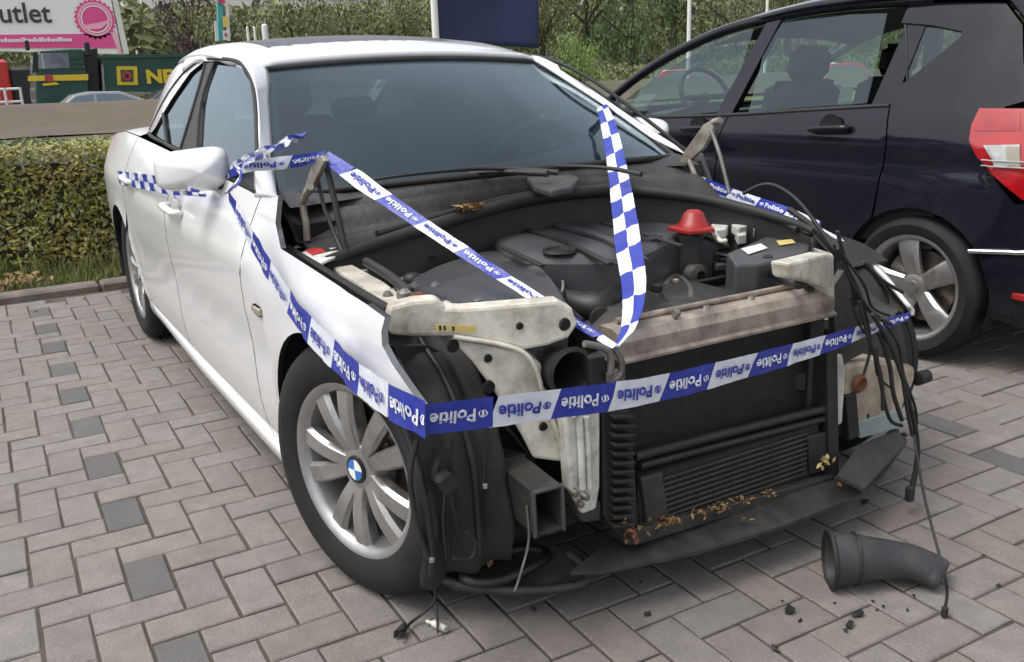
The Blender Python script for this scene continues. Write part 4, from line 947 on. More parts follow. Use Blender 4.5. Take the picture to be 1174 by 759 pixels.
# scuttle (plenum) between windscreen and bay seal
seal = [(-0.342, -0.75, 0.785), (-0.363, -0.634, 0.8), (-0.365, -0.46, 0.83), (-0.427, -0.198, 0.855), (-0.431, -0.008, 0.87), (-0.397, 0.235, 0.872), (-0.243, 0.394, 0.855), (-0.093, 0.473, 0.83), (0.106, 0.505, 0.8), (0.197, 0.495, 0.785)]
SC = catmull(seal, 8)
def scut(u, v):
    i = v*(len(SC)-1); k = min(int(i), len(SC)-2); q = SC[k].lerp(SC[k+1], i-k); p = wsf(0, v); p = Vector((p.x+.01, p.y*1.0, p.z-.012))
    r_ = q.lerp(p, u); r_.z -= .035*math.sin(u*math.pi)*(1 if u < .8 else .6); r_.z += .012*math.sin(u*19)*(1 if .1 < u < .9 else 0); return r_
b = MB(); b.grid(scut, 22, 40); cp(b, 'scuttle_panel', 'dusty_plastic', 40, solid=.004, flip=True)
tub([Vector(p)+Vector((.015, 0, .006)) for p in seal], [.012, .018, .020, .020, .020, .020, .018, .016, .013, .006], 'bay_seal', 'rubber', 6, 10)
tub([Vector(p)+Vector((-.05, 0, .004)) for p in seal], .010, 'scuttle_rib', 'black_plastic', 6, 8)
b = MB(); b.grid(lambda u, v: (SC[int(v*(len(SC)-1))].x+.0+.03*u, SC[int(v*(len(SC)-1))].y, SC[int(v*(len(SC)-1))].z-.01-.30*u), 4, 40); cp(b, 'bulkhead_trim', 'black_plastic', 50)
# wiper: spindle cover and arm lying on the glass
P = [(-0.619, 0.04, 0.938), (-0.617, 0.183, 0.938), (-0.336, 0.071, 0.938), (-0.161, -0.078, 0.938), (-0.123, -0.17, 0.938), (-0.256, -0.142, 0.938)]; slb(P, (0, 0, -.02), 'wiper_cover', 'dusty_plastic', bevel=.006)
wa = [(-0.601, -0.257, 0.945), (-0.459, -0.175, 0.965), (-0.244, -0.101, 0.97)]; tub(wa, [.005, .007, .010], 'wiper_arm', 'black_plastic', 4)
wa = [(-0.543, -0.285, 0.96), (-0.594, -0.001, 0.96), (-0.547, 0.312, 0.95)]; tub(wa, .007, 'wiper_blade', 'rubber', 4)
# debris of dry leaves on the scuttle
lrn = random.Random(31)
def leafpile(name, pts, r, n, z0=0., mm=('leaf_dry', 'leaf_tan'), par=None, s=(.018, .04)):
    b = MB()
    for k in range(n):
        c = Vector(lrn.choice(pts)); b.m = lrn.randrange(2)
        leaf_quad(b, c+Vector((lrn.gauss(0, r), lrn.gauss(0, r), abs(lrn.gauss(0, .006))+z0)), lrn.uniform(*s), (lrn.gauss(0, .5), lrn.gauss(0, .5), 1), lrn)
    return tag(b.build(name, list(mm), par or car), kind='stuff')
leafpile('leaf', [(-0.38, -0.294, 0.855), (-0.38, -0.271, 0.855)], .015, 16, .02, s=(.03, .055)); leafpile('leaf', [(-0.795, -0.245, 0.9), (-0.853, -0.205, 0.9)], .012, 8, .0, s=(.02, .035))
# ---- engine cover with sculpted ridges and round recess
ec = [(-0.464, -0.173, 0.735), (-0.619, -0.002, 0.735), (-0.772, 0.199, 0.735), (-0.651, 0.387, 0.735), (-0.442, 0.479, 0.735), (-0.048, 0.352, 0.735), (-0.056, 0.301, 0.735), (-0.089, 0.262, 0.735), (-0.007, 0.118, 0.735), (0.058, -0.006, 0.735), (0.032, -0.072, 0.735), (-0.065, -0.19, 0.735), (-0.133, -0.254, 0.735), (-0.285, -0.231, 0.735)]
b = MB(); cen = sum((Vector(p) for p in ec), Vector())/len(ec)
NE = len(ec); rings = [(1.0, -.105), (1.005, .012), (.985, .026), (.94, .033), (.75, .038), (.45, .042), (.0, .043)]
V = []; F = []
ecd = [Vector(p) for p in densify(ec, .04)]; NE = len(ecd)
for k, dz in rings[:-1]:
    for p in ecd: q = cen+(p-cen)*k; V.append((q.x, q.y, .735+dz))
V.append((cen.x, cen.y, .778))
for r_i in range(len(rings)-2):
    for i in range(NE): F.append((r_i*NE+i, r_i*NE+(i+1) % NE, (r_i+1)*NE+(i+1) % NE, (r_i+1)*NE+i))
for i in range(NE): F.append(((len(rings)-2)*NE+i, (len(rings)-2)*NE+(i+1) % NE, len(V)-1))
b.add(V, F); eng = cp(b, 'engine_cover', 'engine_cover_plastic', 24)
def er(P, r, m='black_plastic', n='cover_groove'): return tub([(x, y, z) for x, y, z in P], r, n, m, 5, 6, eng, .45)
er([(-0.421, -0.062, 0.782), (-0.169, -0.09, 0.78), (0.12, -0.152, 0.772)], .012); er([(-0.23, -0.265, 0.778), (-0.05, -0.296, 0.778), (0.026, -0.299, 0.772)], .010); er([(-0.375, 0.184, 0.782), (-0.141, 0.155, 0.78), (0.058, 0.141, 0.774)], .010)
er([(-0.417, 0.045, 0.784), (-0.103, 0.015, 0.784), (0.162, -0.081, 0.776)], .020, 'engine_cover_plastic', 'cover_ridge')
c = Vector([(-0.095, -0.166, 0.778)][0]); b = MB(); b.lathe([(.034, -.004), (.036, .004), (.045, .005), (.048, -.003)], 26, c, 'z'); cp(b, 'cover_recess', 'black_plastic', 40, eng); b = MB(); b.lathe([(0, -.002), (.033, -.002)], 22, c, 'z'); cp(b, 'cover_recess', 'dark_void', None, eng)
c = Vector([(-0.091, 0.147, 0.78)][0]); b = MB(); b.lathe([(.024, -.003), (.026, .003), (.032, .003), (.034, -.003)], 22, c, 'z'); cp(b, 'cover_badge', 'engine_cover_plastic', 40, eng)
# block and accessories under the cover
b = MB(); b.bbox((-.02, 0, .50), (.62, .46, .34), .05); cp(b, 'engine_block', 'dusty_plastic', 40)
# ---- air filter box at the right
ab = [(-0.134, -0.599, 0.748), (-0.206, -0.541, 0.748), (-0.279, -0.453, 0.748), (-0.341, -0.338, 0.748), (-0.381, -0.223, 0.748), (-0.262, -0.186, 0.748), (-0.036, -0.249, 0.748), (0.237, -0.372, 0.748), (0.292, -0.424, 0.748), (0.274, -0.51, 0.748), (0.205, -0.623, 0.748), (0.061, -0.622, 0.748)]
b = MB(); abd = catmull(ab, 3, True); cen = sum(abd, Vector())/len(abd); V = []; F = []; NE = len(abd)
ZA = .735
RG = [(1.0, -.13), (1.02, -.02), (1.0, 0), (.95, .010), (.75, .022), (.4, .030)]
for k, dz in RG:
    for p in abd: q = cen+(p-cen)*k; V.append((q.x, q.y, ZA+dz-(.02 if k < .9 else 0)))
V.append((cen.x, cen.y, ZA+.027))
for r_i in range(len(RG)-1):
    for i in range(NE): F.append((r_i*NE+i, r_i*NE+(i+1) % NE, (r_i+1)*NE+(i+1) % NE, (r_i+1)*NE+i))
for i in range(NE): F.append(((len(RG)-1)*NE+i, (len(RG)-1)*NE+(i+1) % NE, len(V)-1))
b.add(V, F); cp(b, 'air_filter_box', 'engine_cover_plastic', 35)
tub([(-0.253, -0.552, 0.72), (-0.237, -0.533, 0.72), (-0.317, -0.461, 0.66)], .022, 'air_filter_snout', 'black_plastic')
tub([(-0.231, -0.118, 0.64), (-0.206, -0.052, 0.64), (-0.054, -0.098, 0.64), (0.146, -0.2, 0.64)], [.030, .036, .036, .030], 'intake_hose', 'dusty_plastic', 6, 14)
tub([(-0.106, -0.164, 0.7), (-0.062, -0.179, 0.7), (0.023, -0.236, 0.7), (0.079, -0.287, 0.7)], .004, 'hose_clip', 'zinc_bracket')
tub([(-0.016, -0.225, 0.66), (0.108, -0.172, 0.66), (-0.026, 0.002, 0.66)], [.035, .04, .03], 'intake_hose', 'black_plastic', 6, 14)
# hoses and lumps in front of the block
for P, r, n_, m in (([(-0.091, -0.08, 0.64), (-0.205, 0.058, 0.64), (-0.098, 0.048, 0.64), (0.072, -0.094, 0.64)], .028, 'coolant_hose', 'rubber'), ([(-0.043, 0.078, 0.62), (-0.029, 0.18, 0.62), (0.06, 0.24, 0.62), (0.056, 0.373, 0.62)], .020, 'coolant_hose', 'rubber'),
    ([(-0.048, 0.114, 0.66), (0.156, -0.008, 0.66), (0.198, -0.029, 0.66)], .012, 'coolant_hose', 'black_plastic'), ([(0.045, 0.091, 0.66), (-0.036, 0.201, 0.66), (0.087, 0.143, 0.66), (0.201, 0.048, 0.66)], .012, 'fuel_line', 'steel_grey'),
    ([(-0.073, 0.452, 0.7), (-0.038, 0.507, 0.66), (0.09, 0.416, 0.62)], [.03, .045, .045], 'turbo_hose', 'rubber'), ([(0.106, 0.382, 0.7), (0.28, 0.308, 0.7), (0.404, 0.269, 0.7)], .010, 'wiring_loom', 'rubber'),
    ([(0.128, 0.297, 0.72), (0.276, 0.262, 0.72), (0.411, 0.204, 0.72), (0.402, 0.254, 0.72)], .012, 'wiring_loom', 'black_plastic'), ([(0.036, -0.015, 0.62), (0.042, 0.119, 0.62), (0.102, 0.294, 0.62)], .014, 'coolant_hose', 'rubber'),
    ([(-0.624, -0.377, 0.69), (-0.57, -0.312, 0.69), (-0.38, -0.32, 0.69)], .012, 'coolant_hose', 'rubber')):
    tub(P, r, n_, m, 6, 12)
for k in range(7):
    p = Vector([(-0.05, 0.437, 0.7), (-0.012, 0.481, 0.665), (0.089, 0.416, 0.625)][0]).lerp(Vector([(0.104, 0.401, 0.63)][0]), k/6.); b = MB(); b.lathe([(.046, -.006), (.053, 0), (.046, .006)], 16, p, 'z'); cp(b, 'hose_ring', 'rubber', 50)
c = Vector([(-0.027, 0.267, 0.66)][0]); b = MB(); b.lathe([(.012, -.02), (.030, -.02), (.034, .02), (.016, .025)], 20, c, 'x'); cp(b, 'pulley', 'steel_grey', 40)
c = Vector([(0.073, 0.077, 0.63)][0]); b = MB(); b.lathe([(0, .03), (.012, .028), (.014, -.02)], 10, c, 'x'); cp(b, 'bolt', 'zinc_bracket', 40)
er_ = random.Random(8)
b = MB()
for k in range(46):
    x, y, z = er_.uniform(.16, .33), er_.uniform(-.42, .46), er_.uniform(.42, .60); b.m = er_.choice((0, 0, 0, 1, 2)); b.bbox((x, y, z), (er_.uniform(.02, .06), er_.uniform(.02, .08), er_.uniform(.02, .07)), .006, Matrix.Rotation(er_.uniform(0, 3), 3, 'Z'))
o = b.build('engine_accessory', ['black_plastic', 'dusty_plastic', 'steel_grey'], car, 40); tag(o, kind='stuff')
# ---- left side: battery post cap, brackets, fuse box, reservoir
c = Vector([(-0.066, 0.291, 0.8)][0]); b = MB(); b.lathe([(0, .046), (.018, .044), (.030, .034), (.040, .010), (.052, .0), (.052, -.012), (.0, -.014)], 20, c, 'z'); cp(b, 'red_terminal_cap', 'red_plastic', 50)
slb([(-0.094, 0.215, 0.8), (-0.131, 0.314, 0.8), (-0.06, 0.344, 0.8), (0.02, 0.297, 0.8), (0.004, 0.213, 0.8)], (0, 0, -.012), 'red_terminal_cover', 'red_plastic', bevel=.003)
bt = [(0.127, 0.241, 0.752), (0.01, 0.519, 0.752), (0.12, 0.599, 0.752), (0.241, 0.431, 0.752), (0.282, 0.207, 0.752), (0.25, 0.152, 0.752)]; slb(bt, (0, 0, -.12), 'fuse_box', 'engine_cover_plastic', bevel=.008)
c = Vector([(-0.143, 0.488, 0.735)][0]); b = MB(); b.lathe([(.045, -.08), (.048, .0), (.040, .012), (.036, .03), (.0, .034)], 22, c, 'z'); cp(b, 'fluid_reservoir', 'black_plastic', 45)
c = Vector([(-0.11, 0.56, 0.742)][0]); b = MB(); b.lathe([(.036, -.08), (.038, .0), (.030, .02), (.0, .024)], 20, c, 'z'); cp(b, 'fluid_reservoir', 'black_plastic', 45)
for P in ([(-0.165, 0.452, 0.775), (-0.204, 0.536, 0.775), (-0.148, 0.521, 0.775), (-0.065, 0.42, 0.775), (-0.063, 0.376, 0.775)], [(-0.103, 0.477, 0.78), (-0.188, 0.612, 0.78), (-0.132, 0.595, 0.78), (-0.045, 0.493, 0.78), (-0.02, 0.426, 0.78)], [(-0.179, 0.642, 0.775), (-0.135, 0.637, 0.775), (-0.038, 0.545, 0.775), (-0.011, 0.481, 0.775)], [(-0.09, 0.48, 0.765), (-0.095, 0.521, 0.765), (0, 0.442, 0.765), (0.004, 0.403, 0.765)]):
    slb(P, (0, 0, -.03), 'bracket', 'dirty_white_metal', bevel=.004)
for P in ([(-0.218, 0.501, 0.78), (-0.269, 0.606, 0.78), (-0.205, 0.621, 0.78), (-0.223, 0.71, 0.78)], [(-0.04, 0.354, 0.77), (0.052, 0.288, 0.77), (0.062, 0.299, 0.77)]):
    tub(P, .007, 'bracket_wire', 'cream_metal')
# ---- right headlight carrier in cream-painted steel
n0 = (1, -.35)
band = [(0.261, -0.839, 0.757), (0.265, -0.828, 0.797), (0.282, -0.78, 0.806), (0.298, -0.735, 0.806), (0.304, -0.716, 0.785), (0.315, -0.685, 0.781), (0.384, -0.489, 0.781), (0.394, -0.46, 0.761), (0.398, -0.448, 0.725), (0.391, -0.469, 0.695), (0.375, -0.513, 0.682), (0.358, -0.564, 0.677), (0.342, -0.609, 0.693), (0.311, -0.696, 0.721), (0.278, -0.791, 0.73), (0.265, -0.828, 0.737)]
cr = slb(band, (-.05, .0175, 0), 'headlight_carrier', 'cream_metal', bevel=.008)
leg = [(0.297, -0.71, 0.716), (0.324, -0.631, 0.693), (0.352, -0.552, 0.669), (0.363, -0.52, 0.638), (0.362, -0.522, 0.594), (0.37, -0.499, 0.559), (0.385, -0.458, 0.525), (0.385, -0.456, 0.394), (0.355, -0.544, 0.418), (0.348, -0.563, 0.467), (0.338, -0.591, 0.524), (0.327, -0.624, 0.589), (0.312, -0.664, 0.657)]
slb(leg, (-.05, .0175, 0), 'headlight_carrier_leg', 'cream_metal', bevel=.008)
tub([(0.313, -0.707, 0.723), (0.343, -0.62, 0.699), (0.362, -0.567, 0.674), (0.371, -0.54, 0.63), (0.377, -0.524, 0.558), (0.386, -0.497, 0.472), (0.391, -0.483, 0.412)], .0055, 'pressed_rib', 'cream_metal', 6, 8)
top = [(0.272, -0.842, 0.775), (0.183, -0.794, 0.775), (0.166, -0.728, 0.775), (0.184, -0.681, 0.775), (0.25, -0.689, 0.77), (0.23, -0.767, 0.765), (0.248, -0.806, 0.76)]
rail = [(-0.323, -0.736, 0.772), (-0.322, -0.682, 0.772), (-0.068, -0.698, 0.772), (0.105, -0.721, 0.772), (0.163, -0.727, 0.772), (0.172, -0.789, 0.772), (0.121, -0.779, 0.772), (-0.08, -0.757, 0.772)]; slb(rail, (0, 0, -.05), 'inner_rail', 'cream_metal', bevel=.006)
slb([(-0.563, -0.513, 0.71), (-0.57, -0.4, 0.71), (-0.503, -0.321, 0.71), (-0.237, -0.463, 0.71), (-0.159, -0.561, 0.71), (-0.225, -0.58, 0.71)], (0, 0, -.08), 'strut_tower', 'cream_metal', bevel=.02)
tub([(-0.53, -0.788, 0.795), (-0.19, -0.804, 0.79), (0.025, -0.807, 0.782), (0.222, -0.811, 0.778)], .013, 'wing_seal', 'rubber', 4, 8)
tub([(-0.197, -0.689, 0.8), (-0.047, -0.692, 0.79), (0.093, -0.703, 0.775)], .012, 'brace_bar', 'black_plastic', 3, 8)
b = MB(); b.bbox([(0.124, -0.73, 0.775)][0], (.03, .03, .04), .008); cp(b, 'brace_bolt', 'steel_grey', 40)
b = MB(); b.bbox([(0.153, -0.713, 0.78)][0], (.02, .03, .02), .005); cp(b, 'rusty_clip', 'rust', 40)
tub([(0.023, -0.655, 0.735), (0.092, -0.66, 0.735), (0.141, -0.649, 0.735), (0.12, -0.625, 0.735)], .016, 'carrier_hump', 'cream_metal', 4, 10)
st_ = [(0.302, -0.743, 0.754), (0.33, -0.662, 0.742), (0.33, -0.662, 0.729), (0.302, -0.742, 0.74)]; slb(st_, (.002, -.0007, 0), 'yellow_sticker', 'yellow_sticker', par=cr)
for q in [(0.307, -0.734, 0.746), (0.31, -0.725, 0.745), (0.316, -0.708, 0.742)]: b = MB(); b.bbox(q, (.002, .006, .010), .0006); cp(b, 'sticker_print', 'print_dark', None, cr)
for u_, r_h in (([(0.302, -0.703, 0.699)][0], .012), ([(0.326, -0.633, 0.664)][0], .008), ([(0.326, -0.634, 0.599)][0], .013), ([(0.363, -0.528, 0.663)][0], .008), ([(0.365, -0.522, 0.494)][0], .009), ([(0.358, -0.571, 0.733)][0], .007), ([(0.391, -0.477, 0.728)][0], .012)):
    b = MB(); b.lathe([(0, .003), (r_h, .003), (r_h*1.25, -.002)], 14, u_, 'x'); cp(b, 'bolt_hole', 'dark_void', 40)
# white bumper bracket (right) and its foot
wb_ = [(0.42, -0.5, 0.538), (0.42, -0.484, 0.542), (0.42, -0.407, 0.529), (0.42, -0.409, 0.334), (0.42, -0.419, 0.285), (0.42, -0.458, 0.283), (0.42, -0.488, 0.352)]; slb(wb_, (-.04, 0, 0), 'bumper_bracket', 'dirty_white_metal', bevel=.006)
for P in ([(0.43, -0.489, 0.53), (0.43, -0.471, 0.53), (0.43, -0.464, 0.353)], [(0.43, -0.452, 0.522), (0.43, -0.445, 0.348)]): tub(P, .008, 'pressed_rib', 'dirty_white_metal', 2, 8)
slb([(0.41, -0.488, 0.352), (0.41, -0.397, 0.294), (0.41, -0.397, 0.243), (0.41, -0.451, 0.254)], (-.06, 0, 0), 'bracket_foot', 'dusty_plastic', bevel=.008)
for q in [(0.445, -0.493, 0.355), (0.445, -0.465, 0.338), (0.445, -0.48, 0.325)]: b = MB(); b.lathe([(0, .006), (.008, .005), (.010, -.01)], 10, q, 'x'); cp(b, 'bolt', 'steel_grey', 40)
# cream chassis leg end behind
# round duct mouth beside the carrier
d0 = Vector([(0.4, -0.469, 0.618)][0]); b = MB(); b.lathe([(.040, -.16), (.052, -.02), (.060, 0), (.050, .004), (.042, -.03), (.03, -.12), (0, -.12)], 24, d0, 'x'); cp(b, 'air_duct', 'black_plastic', 50)
# bonnet catch of bent wire and its bracket
tub([(0.45, -0.469, 0.697), (0.45, -0.423, 0.681), (0.45, -0.4, 0.661), (0.45, -0.4, 0.618)], .008, 'catch_wire', 'steel_grey', 4); tub([(0.45, -0.391, 0.675), (0.45, -0.372, 0.644), (0.45, -0.372, 0.612), (0.45, -0.391, 0.6)], .008, 'catch_wire', 'steel_grey', 4)
slb([(0.42, -0.434, 0.652), (0.42, -0.392, 0.648), (0.42, -0.388, 0.521), (0.42, -0.426, 0.529)], (-.03, 0, 0), 'catch_bracket', 'black_plastic', bevel=.004); b = MB(); b.bbox([(0.44, -0.379, 0.602)][0], (.03, .035, .03), .005); cp(b, 'catch_block', 'steel_grey', 40)
# ---- front cross beam
A, B_ = Vector((.40, -.345, .655)), Vector((.405, .345, .655))
def along(t, x, z): p = A.lerp(B_, t); return (p.x+x, p.y, p.z+z)
prof_b = [(-.07, .035), (-.02, .037), (.0, .030), (.012, .010), (.012, -.024), (.022, -.030), (.022, -.036), (.004, -.036), (-.03, -.02), (-.07, .0)]
b = MB(); n = len(prof_b); V = [along(t/10, x, z+.0) for t in range(11) for x, z in prof_b]
b.add(V, [(i*n+j, i*n+(j+1) % n, (i+1)*n+(j+1) % n, (i+1)*n+j) for i in range(10) for j in range(n)]+[list(range(n)), list(range(11*n-1, 10*n-1, -1))]); cp(b, 'cross_beam', 'raw_aluminium', 30)
tub([along(t, -.05, .043) for t in (.05, .5, 1.)], .008, 'beam_edge', 'raw_aluminium', 2)
tub([along(t, -.012, .046) for t in (.25, .27)], .010, 'beam_bolt', 'steel_grey', 0)
for t in (.1, .42, .63, .9): b = MB(); b.lathe([(0, .008), (.008, .007), (.011, 0)], 8, along(t, -.03, .036), 'z'); cp(b, 'bolt', 'steel_grey', 40)
# ---- radiator pack
b = MB(); b.bbox((.31, .0, .41), (.07, .70, .40), .01); cp(b, 'radiator', 'radiator_core', 40)
fm = bpy.data.meshes.new('radiator_fin')
for y, n_ in ((-.335, 'radiator_tank'), (.345, 'radiator_tank')): b = MB(); b.bbox((.345, y, .42), (.06, .05, .42), .012); cp(b, n_, 'black_plastic', 40)
tub([(0.4, -0.292, 0.375), (0.4, -0.261, 0.376), (0.4, 0.048, 0.365), (0.4, 0.387, 0.351)], .012, 'cooler_pipe', 'black_plastic', 3); tub([(0.4, -0.274, 0.348), (0.4, -0.248, 0.348), (0.4, 0.049, 0.336), (0.4, 0.355, 0.323)], .010, 'cooler_pipe', 'black_plastic', 3)
b = MB(); b.bbox((.375, .03, .24), (.05, .62, .16), .008); ic = cp(b, 'intercooler', 'radiator_core', 40)
for k in range(9):
    b = MB(); b.bbox((.404, .04, .182+k*.0145), (.008, .50, .0055), .002); cp(b, 'cooler_slat', 'dusty_plastic', None, ic)
slb([(0.41, -0.282, 0.322), (0.41, -0.216, 0.32), (0.41, -0.191, 0.181), (0.41, -0.262, 0.189)], (-.03, 0, 0), 'cooler_tank', 'dusty_plastic', bevel=.006); slb([(0.41, 0.279, 0.294), (0.41, 0.357, 0.287), (0.41, 0.382, 0.165), (0.41, 0.306, 0.172)], (-.03, 0, 0), 'cooler_tank', 'black_plastic', bevel=.006)
slb([(0.415, -0.399, 0.521), (0.415, -0.32, 0.504), (0.415, -0.299, 0.302), (0.415, -0.29, 0.167), (0.415, -0.319, 0.159), (0.415, -0.376, 0.223), (0.415, -0.395, 0.262)], (-.04, 0, 0), 'shutter_frame', 'black_plastic', bevel=.005)
fin = None
for k in range(13):
    b = MB(); z = .50-k*.0225; b.bbox((.425, -.352-.0*k, z), (.03, .062, .010), .003, Matrix.Rotation(R(-12), 3, 'X')); cp(b, 'shutter_fin', 'rubber')
slb([(0.415, 0.329, 0.534), (0.415, 0.37, 0.531), (0.415, 0.413, 0.146), (0.415, 0.371, 0.149)], (-.05, 0, 0), 'shutter_frame', 'black_plastic', bevel=.005)
lo = [(0.425, -0.342, 0.197), (0.425, -0.293, 0.2), (0.425, 0.033, 0.178), (0.425, 0.383, 0.157), (0.425, 0.389, 0.127), (0.425, 0.034, 0.145), (0.425, -0.293, 0.158), (0.425, -0.337, 0.168)]; slb(lo, (-.06, 0, 0), 'lower_frame', 'dusty_plastic', bevel=.004)
leafpile('leaf_litter', [(0.43, -0.297, 0.199), (0.43, -0.23, 0.192), (0.43, -0.203, 0.194), (0.43, -0.119, 0.188), (0.43, -0.062, 0.185), (0.43, -0.032, 0.184), (0.43, 0.028, 0.181), (0.43, 0.12, 0.175)], .012, 150, .0, s=(.010, .024)); leafpile('leaf_litter', [(0.44, -0.349, 0.237), (0.44, -0.339, 0.207), (0.44, -0.333, 0.187)], .008, 26, 0, ('rust', 'leaf_dry'), s=(.012, .03)); leafpile('leaf_litter', [(0.44, 0.32, 0.206), (0.44, 0.328, 0.221)], .008, 18, 0, ('leaf_tan', 'yellow_sticker'), s=(.014, .026))
# lower undertray, a torn plastic sheet
ut = [(0.407, -0.483, 0.14), (0.437, -0.417, 0.135), (0.488, -0.17, 0.13), (0.5, 0.113, 0.12), (0.495, 0.401, 0.12), (0.462, 0.538, 0.13), (0.372, 0.763, 0.15), (0.29, 0.809, 0.16), (0.433, 0.392, 0.15), (0.41, 0.049, 0.15), (0.352, -0.328, 0.15)]
b = MB(); b.slab(ut, (0, 0, -.010)); cp(b, 'undertray', 'dusty_plastic', 40)
leafpile('leaf', [(0.466, 0.012, 0.145), (0.464, 0.05, 0.145), (0.452, 0.362, 0.145)], .01, 6, 0, s=(.016, .03))
# ---- right wheel-arch front: liner shell, brake duct and lower pan
b = MB()
def lin(u, v):
    a = R(88-108*u); r_ = .395+.02*u+.010*math.sin(v*14)*(.3+u)+.008*math.sin(u*11+v*3); y = -.868+.23*v+.03*u; r_ += .012*noise.noise((u*4, v*3, 2.))+.010*noise.noise((u*11, v*8, 5.))
    return (AX+r_*math.cos(a)-.03*v*u, y, .335+r_*math.sin(a))
b.grid(lin, 36, 26); cp(b, 'wheel_arch_liner', 'rubber', 60, solid=.006, flip=True)
for v_ in (.06, .32, .62): tub([Vector(lin(u, v_))+Vector((.008, 0, .004)) for u in [.25+.07*i for i in range(11)]], .008, 'liner_rib', 'black_plastic', 2)
slb([(0.2, -0.795, 0.689), (0.2, -0.716, 0.678), (0.2, -0.653, 0.638), (0.2, -0.545, 0.509), (0.2, -0.378, 0.239), (0.2, -0.381, 0.117), (0.2, -0.587, 0.109), (0.2, -0.716, 0.332), (0.2, -0.769, 0.538)], (-.02, 0, 0), 'liner_front', 'black_plastic')
# dark triangle under the carrier
bd_ = [(0.42, -0.629, 0.425), (0.42, -0.54, 0.416), (0.42, -0.503, 0.386), (0.42, -0.501, 0.278), (0.42, -0.535, 0.245), (0.42, -0.57, 0.316), (0.42, -0.614, 0.345)]
b = MB(); mth = [Vector(p) for p in [(0.462, -0.614, 0.397), (0.475, -0.55, 0.403), (0.476, -0.547, 0.297), (0.463, -0.611, 0.294)]]; bk = [p+Vector((-.15, .0, .012)) for p in mth]; cm = sum(mth, Vector())/4; inn = [p.lerp(cm, .13) for p in mth]; ib = [p+Vector((-.13, .0, .01)) for p in inn]
b.add(mth+bk+inn+ib, [(0, 1, 5, 4), (1, 2, 6, 5), (2, 3, 7, 6), (3, 0, 4, 7), (0, 8, 9, 1), (1, 9, 10, 2), (2, 10, 11, 3), (3, 11, 8, 0), (8, 12, 13, 9), (9, 13, 14, 10), (10, 14, 15, 11), (11, 15, 12, 8), (12, 15, 14, 13)]); cp(b, 'brake_duct', 'dusty_plastic')
b = MB(); bm_ = [p.lerp(sum(bk, Vector())/4, -.10) for p in bk]; b.add(bm_+[p+Vector((-.10, -.02, -.01)) for p in bm_], [(0, 1, 2, 3), (0, 1, 5, 4), (1, 2, 6, 5), (2, 3, 7, 6), (3, 0, 4, 7)]); cp(b, 'duct_flange', 'dusty_plastic')
tub([mth[0], mth[1], mth[2], mth[3], mth[0]], .006, 'duct_lip', 'engine_cover_plastic', 0)
pan = [(0.076, -0.742, 0.1), (0.222, -0.696, 0.08), (0.327, -0.566, 0.07), (0.38, -0.432, 0.07), (0.35, -0.396, 0.09), (0.29, -0.415, 0.12), (0.177, -0.472, 0.13), (0.125, -0.643, 0.13), (0.111, -0.709, 0.13)]
b = MB(); b.slab(pan, (0, 0, -.012)); cp(b, 'lower_pan', 'dusty_plastic', 40)
tub([(0.039, -0.756, 0.16), (0.156, -0.753, 0.13), (0.243, -0.695, 0.095), (0.331, -0.568, 0.08), (0.386, -0.444, 0.082), (0.362, -0.409, 0.1), (0.306, -0.421, 0.12)], .012, 'pan_lip', 'dusty_plastic', 5, 8)
b = MB(); c = Vector([(0.262, -0.573, 0.115)][0]); V_ = [c+Vector((.05*math.cos(a), .115*math.sin(a), .004*math.sin(3*a))) for a in [i*math.pi/10 for i in range(21)]]; b.tube(V_, .012, 8, 0); cp(b, 'fog_lamp_ring', 'black_plastic', 60)
b = MB(); b.lathe([(0, 0), (.045, .0)], 20, c+Vector((0, 0, .0)), 'z'); cp(b, 'fog_lamp_hole', 'dark_void')
leafpile('leaf', [(0.24, -0.614, 0.125), (0.24, -0.599, 0.125)], .006, 5, 0, s=(.025, .04))
for P, r, m in (([(0.4, -0.817, 0.554), (0.4, -0.795, 0.511), (0.4, -0.807, 0.465), (0.4, -0.784, 0.446)], .012, 'rubber'), ([(0.4, -0.845, 0.552), (0.4, -0.865, 0.481), (0.4, -0.857, 0.372), (0.4, -0.835, 0.284)], .006, 'rubber'), ([(0.41, -0.768, 0.546), (0.41, -0.782, 0.433), (0.41, -0.771, 0.35)], .004, 'rubber'), ([(0.42, -0.691, 0.569), (0.42, -0.702, 0.494), (0.42, -0.71, 0.425)], .0025, 'rubber'), ([(0.44, -0.617, 0.359), (0.44, -0.615, 0.275), (0.44, -0.64, 0.198), (0.44, -0.655, 0.164)], .003, 'steel_grey'), ([(0.4, -0.789, 0.431), (0.4, -0.798, 0.354), (0.4, -0.795, 0.271)], .005, 'black_plastic'), ([(0.43, -0.759, 0.335), (0.43, -0.74, 0.305), (0.43, -0.752, 0.272), (0.43, -0.793, 0.285)], .004, 'rubber')):
    tub(P, r, 'loose_wire', m, 5, 6)
for q in [(0.425, -0.798, 0.459), (0.425, -0.821, 0.564)]: b = MB(); b.bbox(q, (.03, .035, .05), .008, Matrix.Rotation(.5, 3, 'X')); cp(b, 'loose_connector', 'rubber', 40)
for q in [(0.43, -0.8, 0.454), (0.43, -0.711, 0.427), (0.43, -0.842, 0.297)]: b = MB(); b.lathe([(0, .006), (.006, .004), (.006, -.004), (0, -.006)], 8, q, 'z'); cp(b, 'wire_tip', 'barrel_metal', 50)
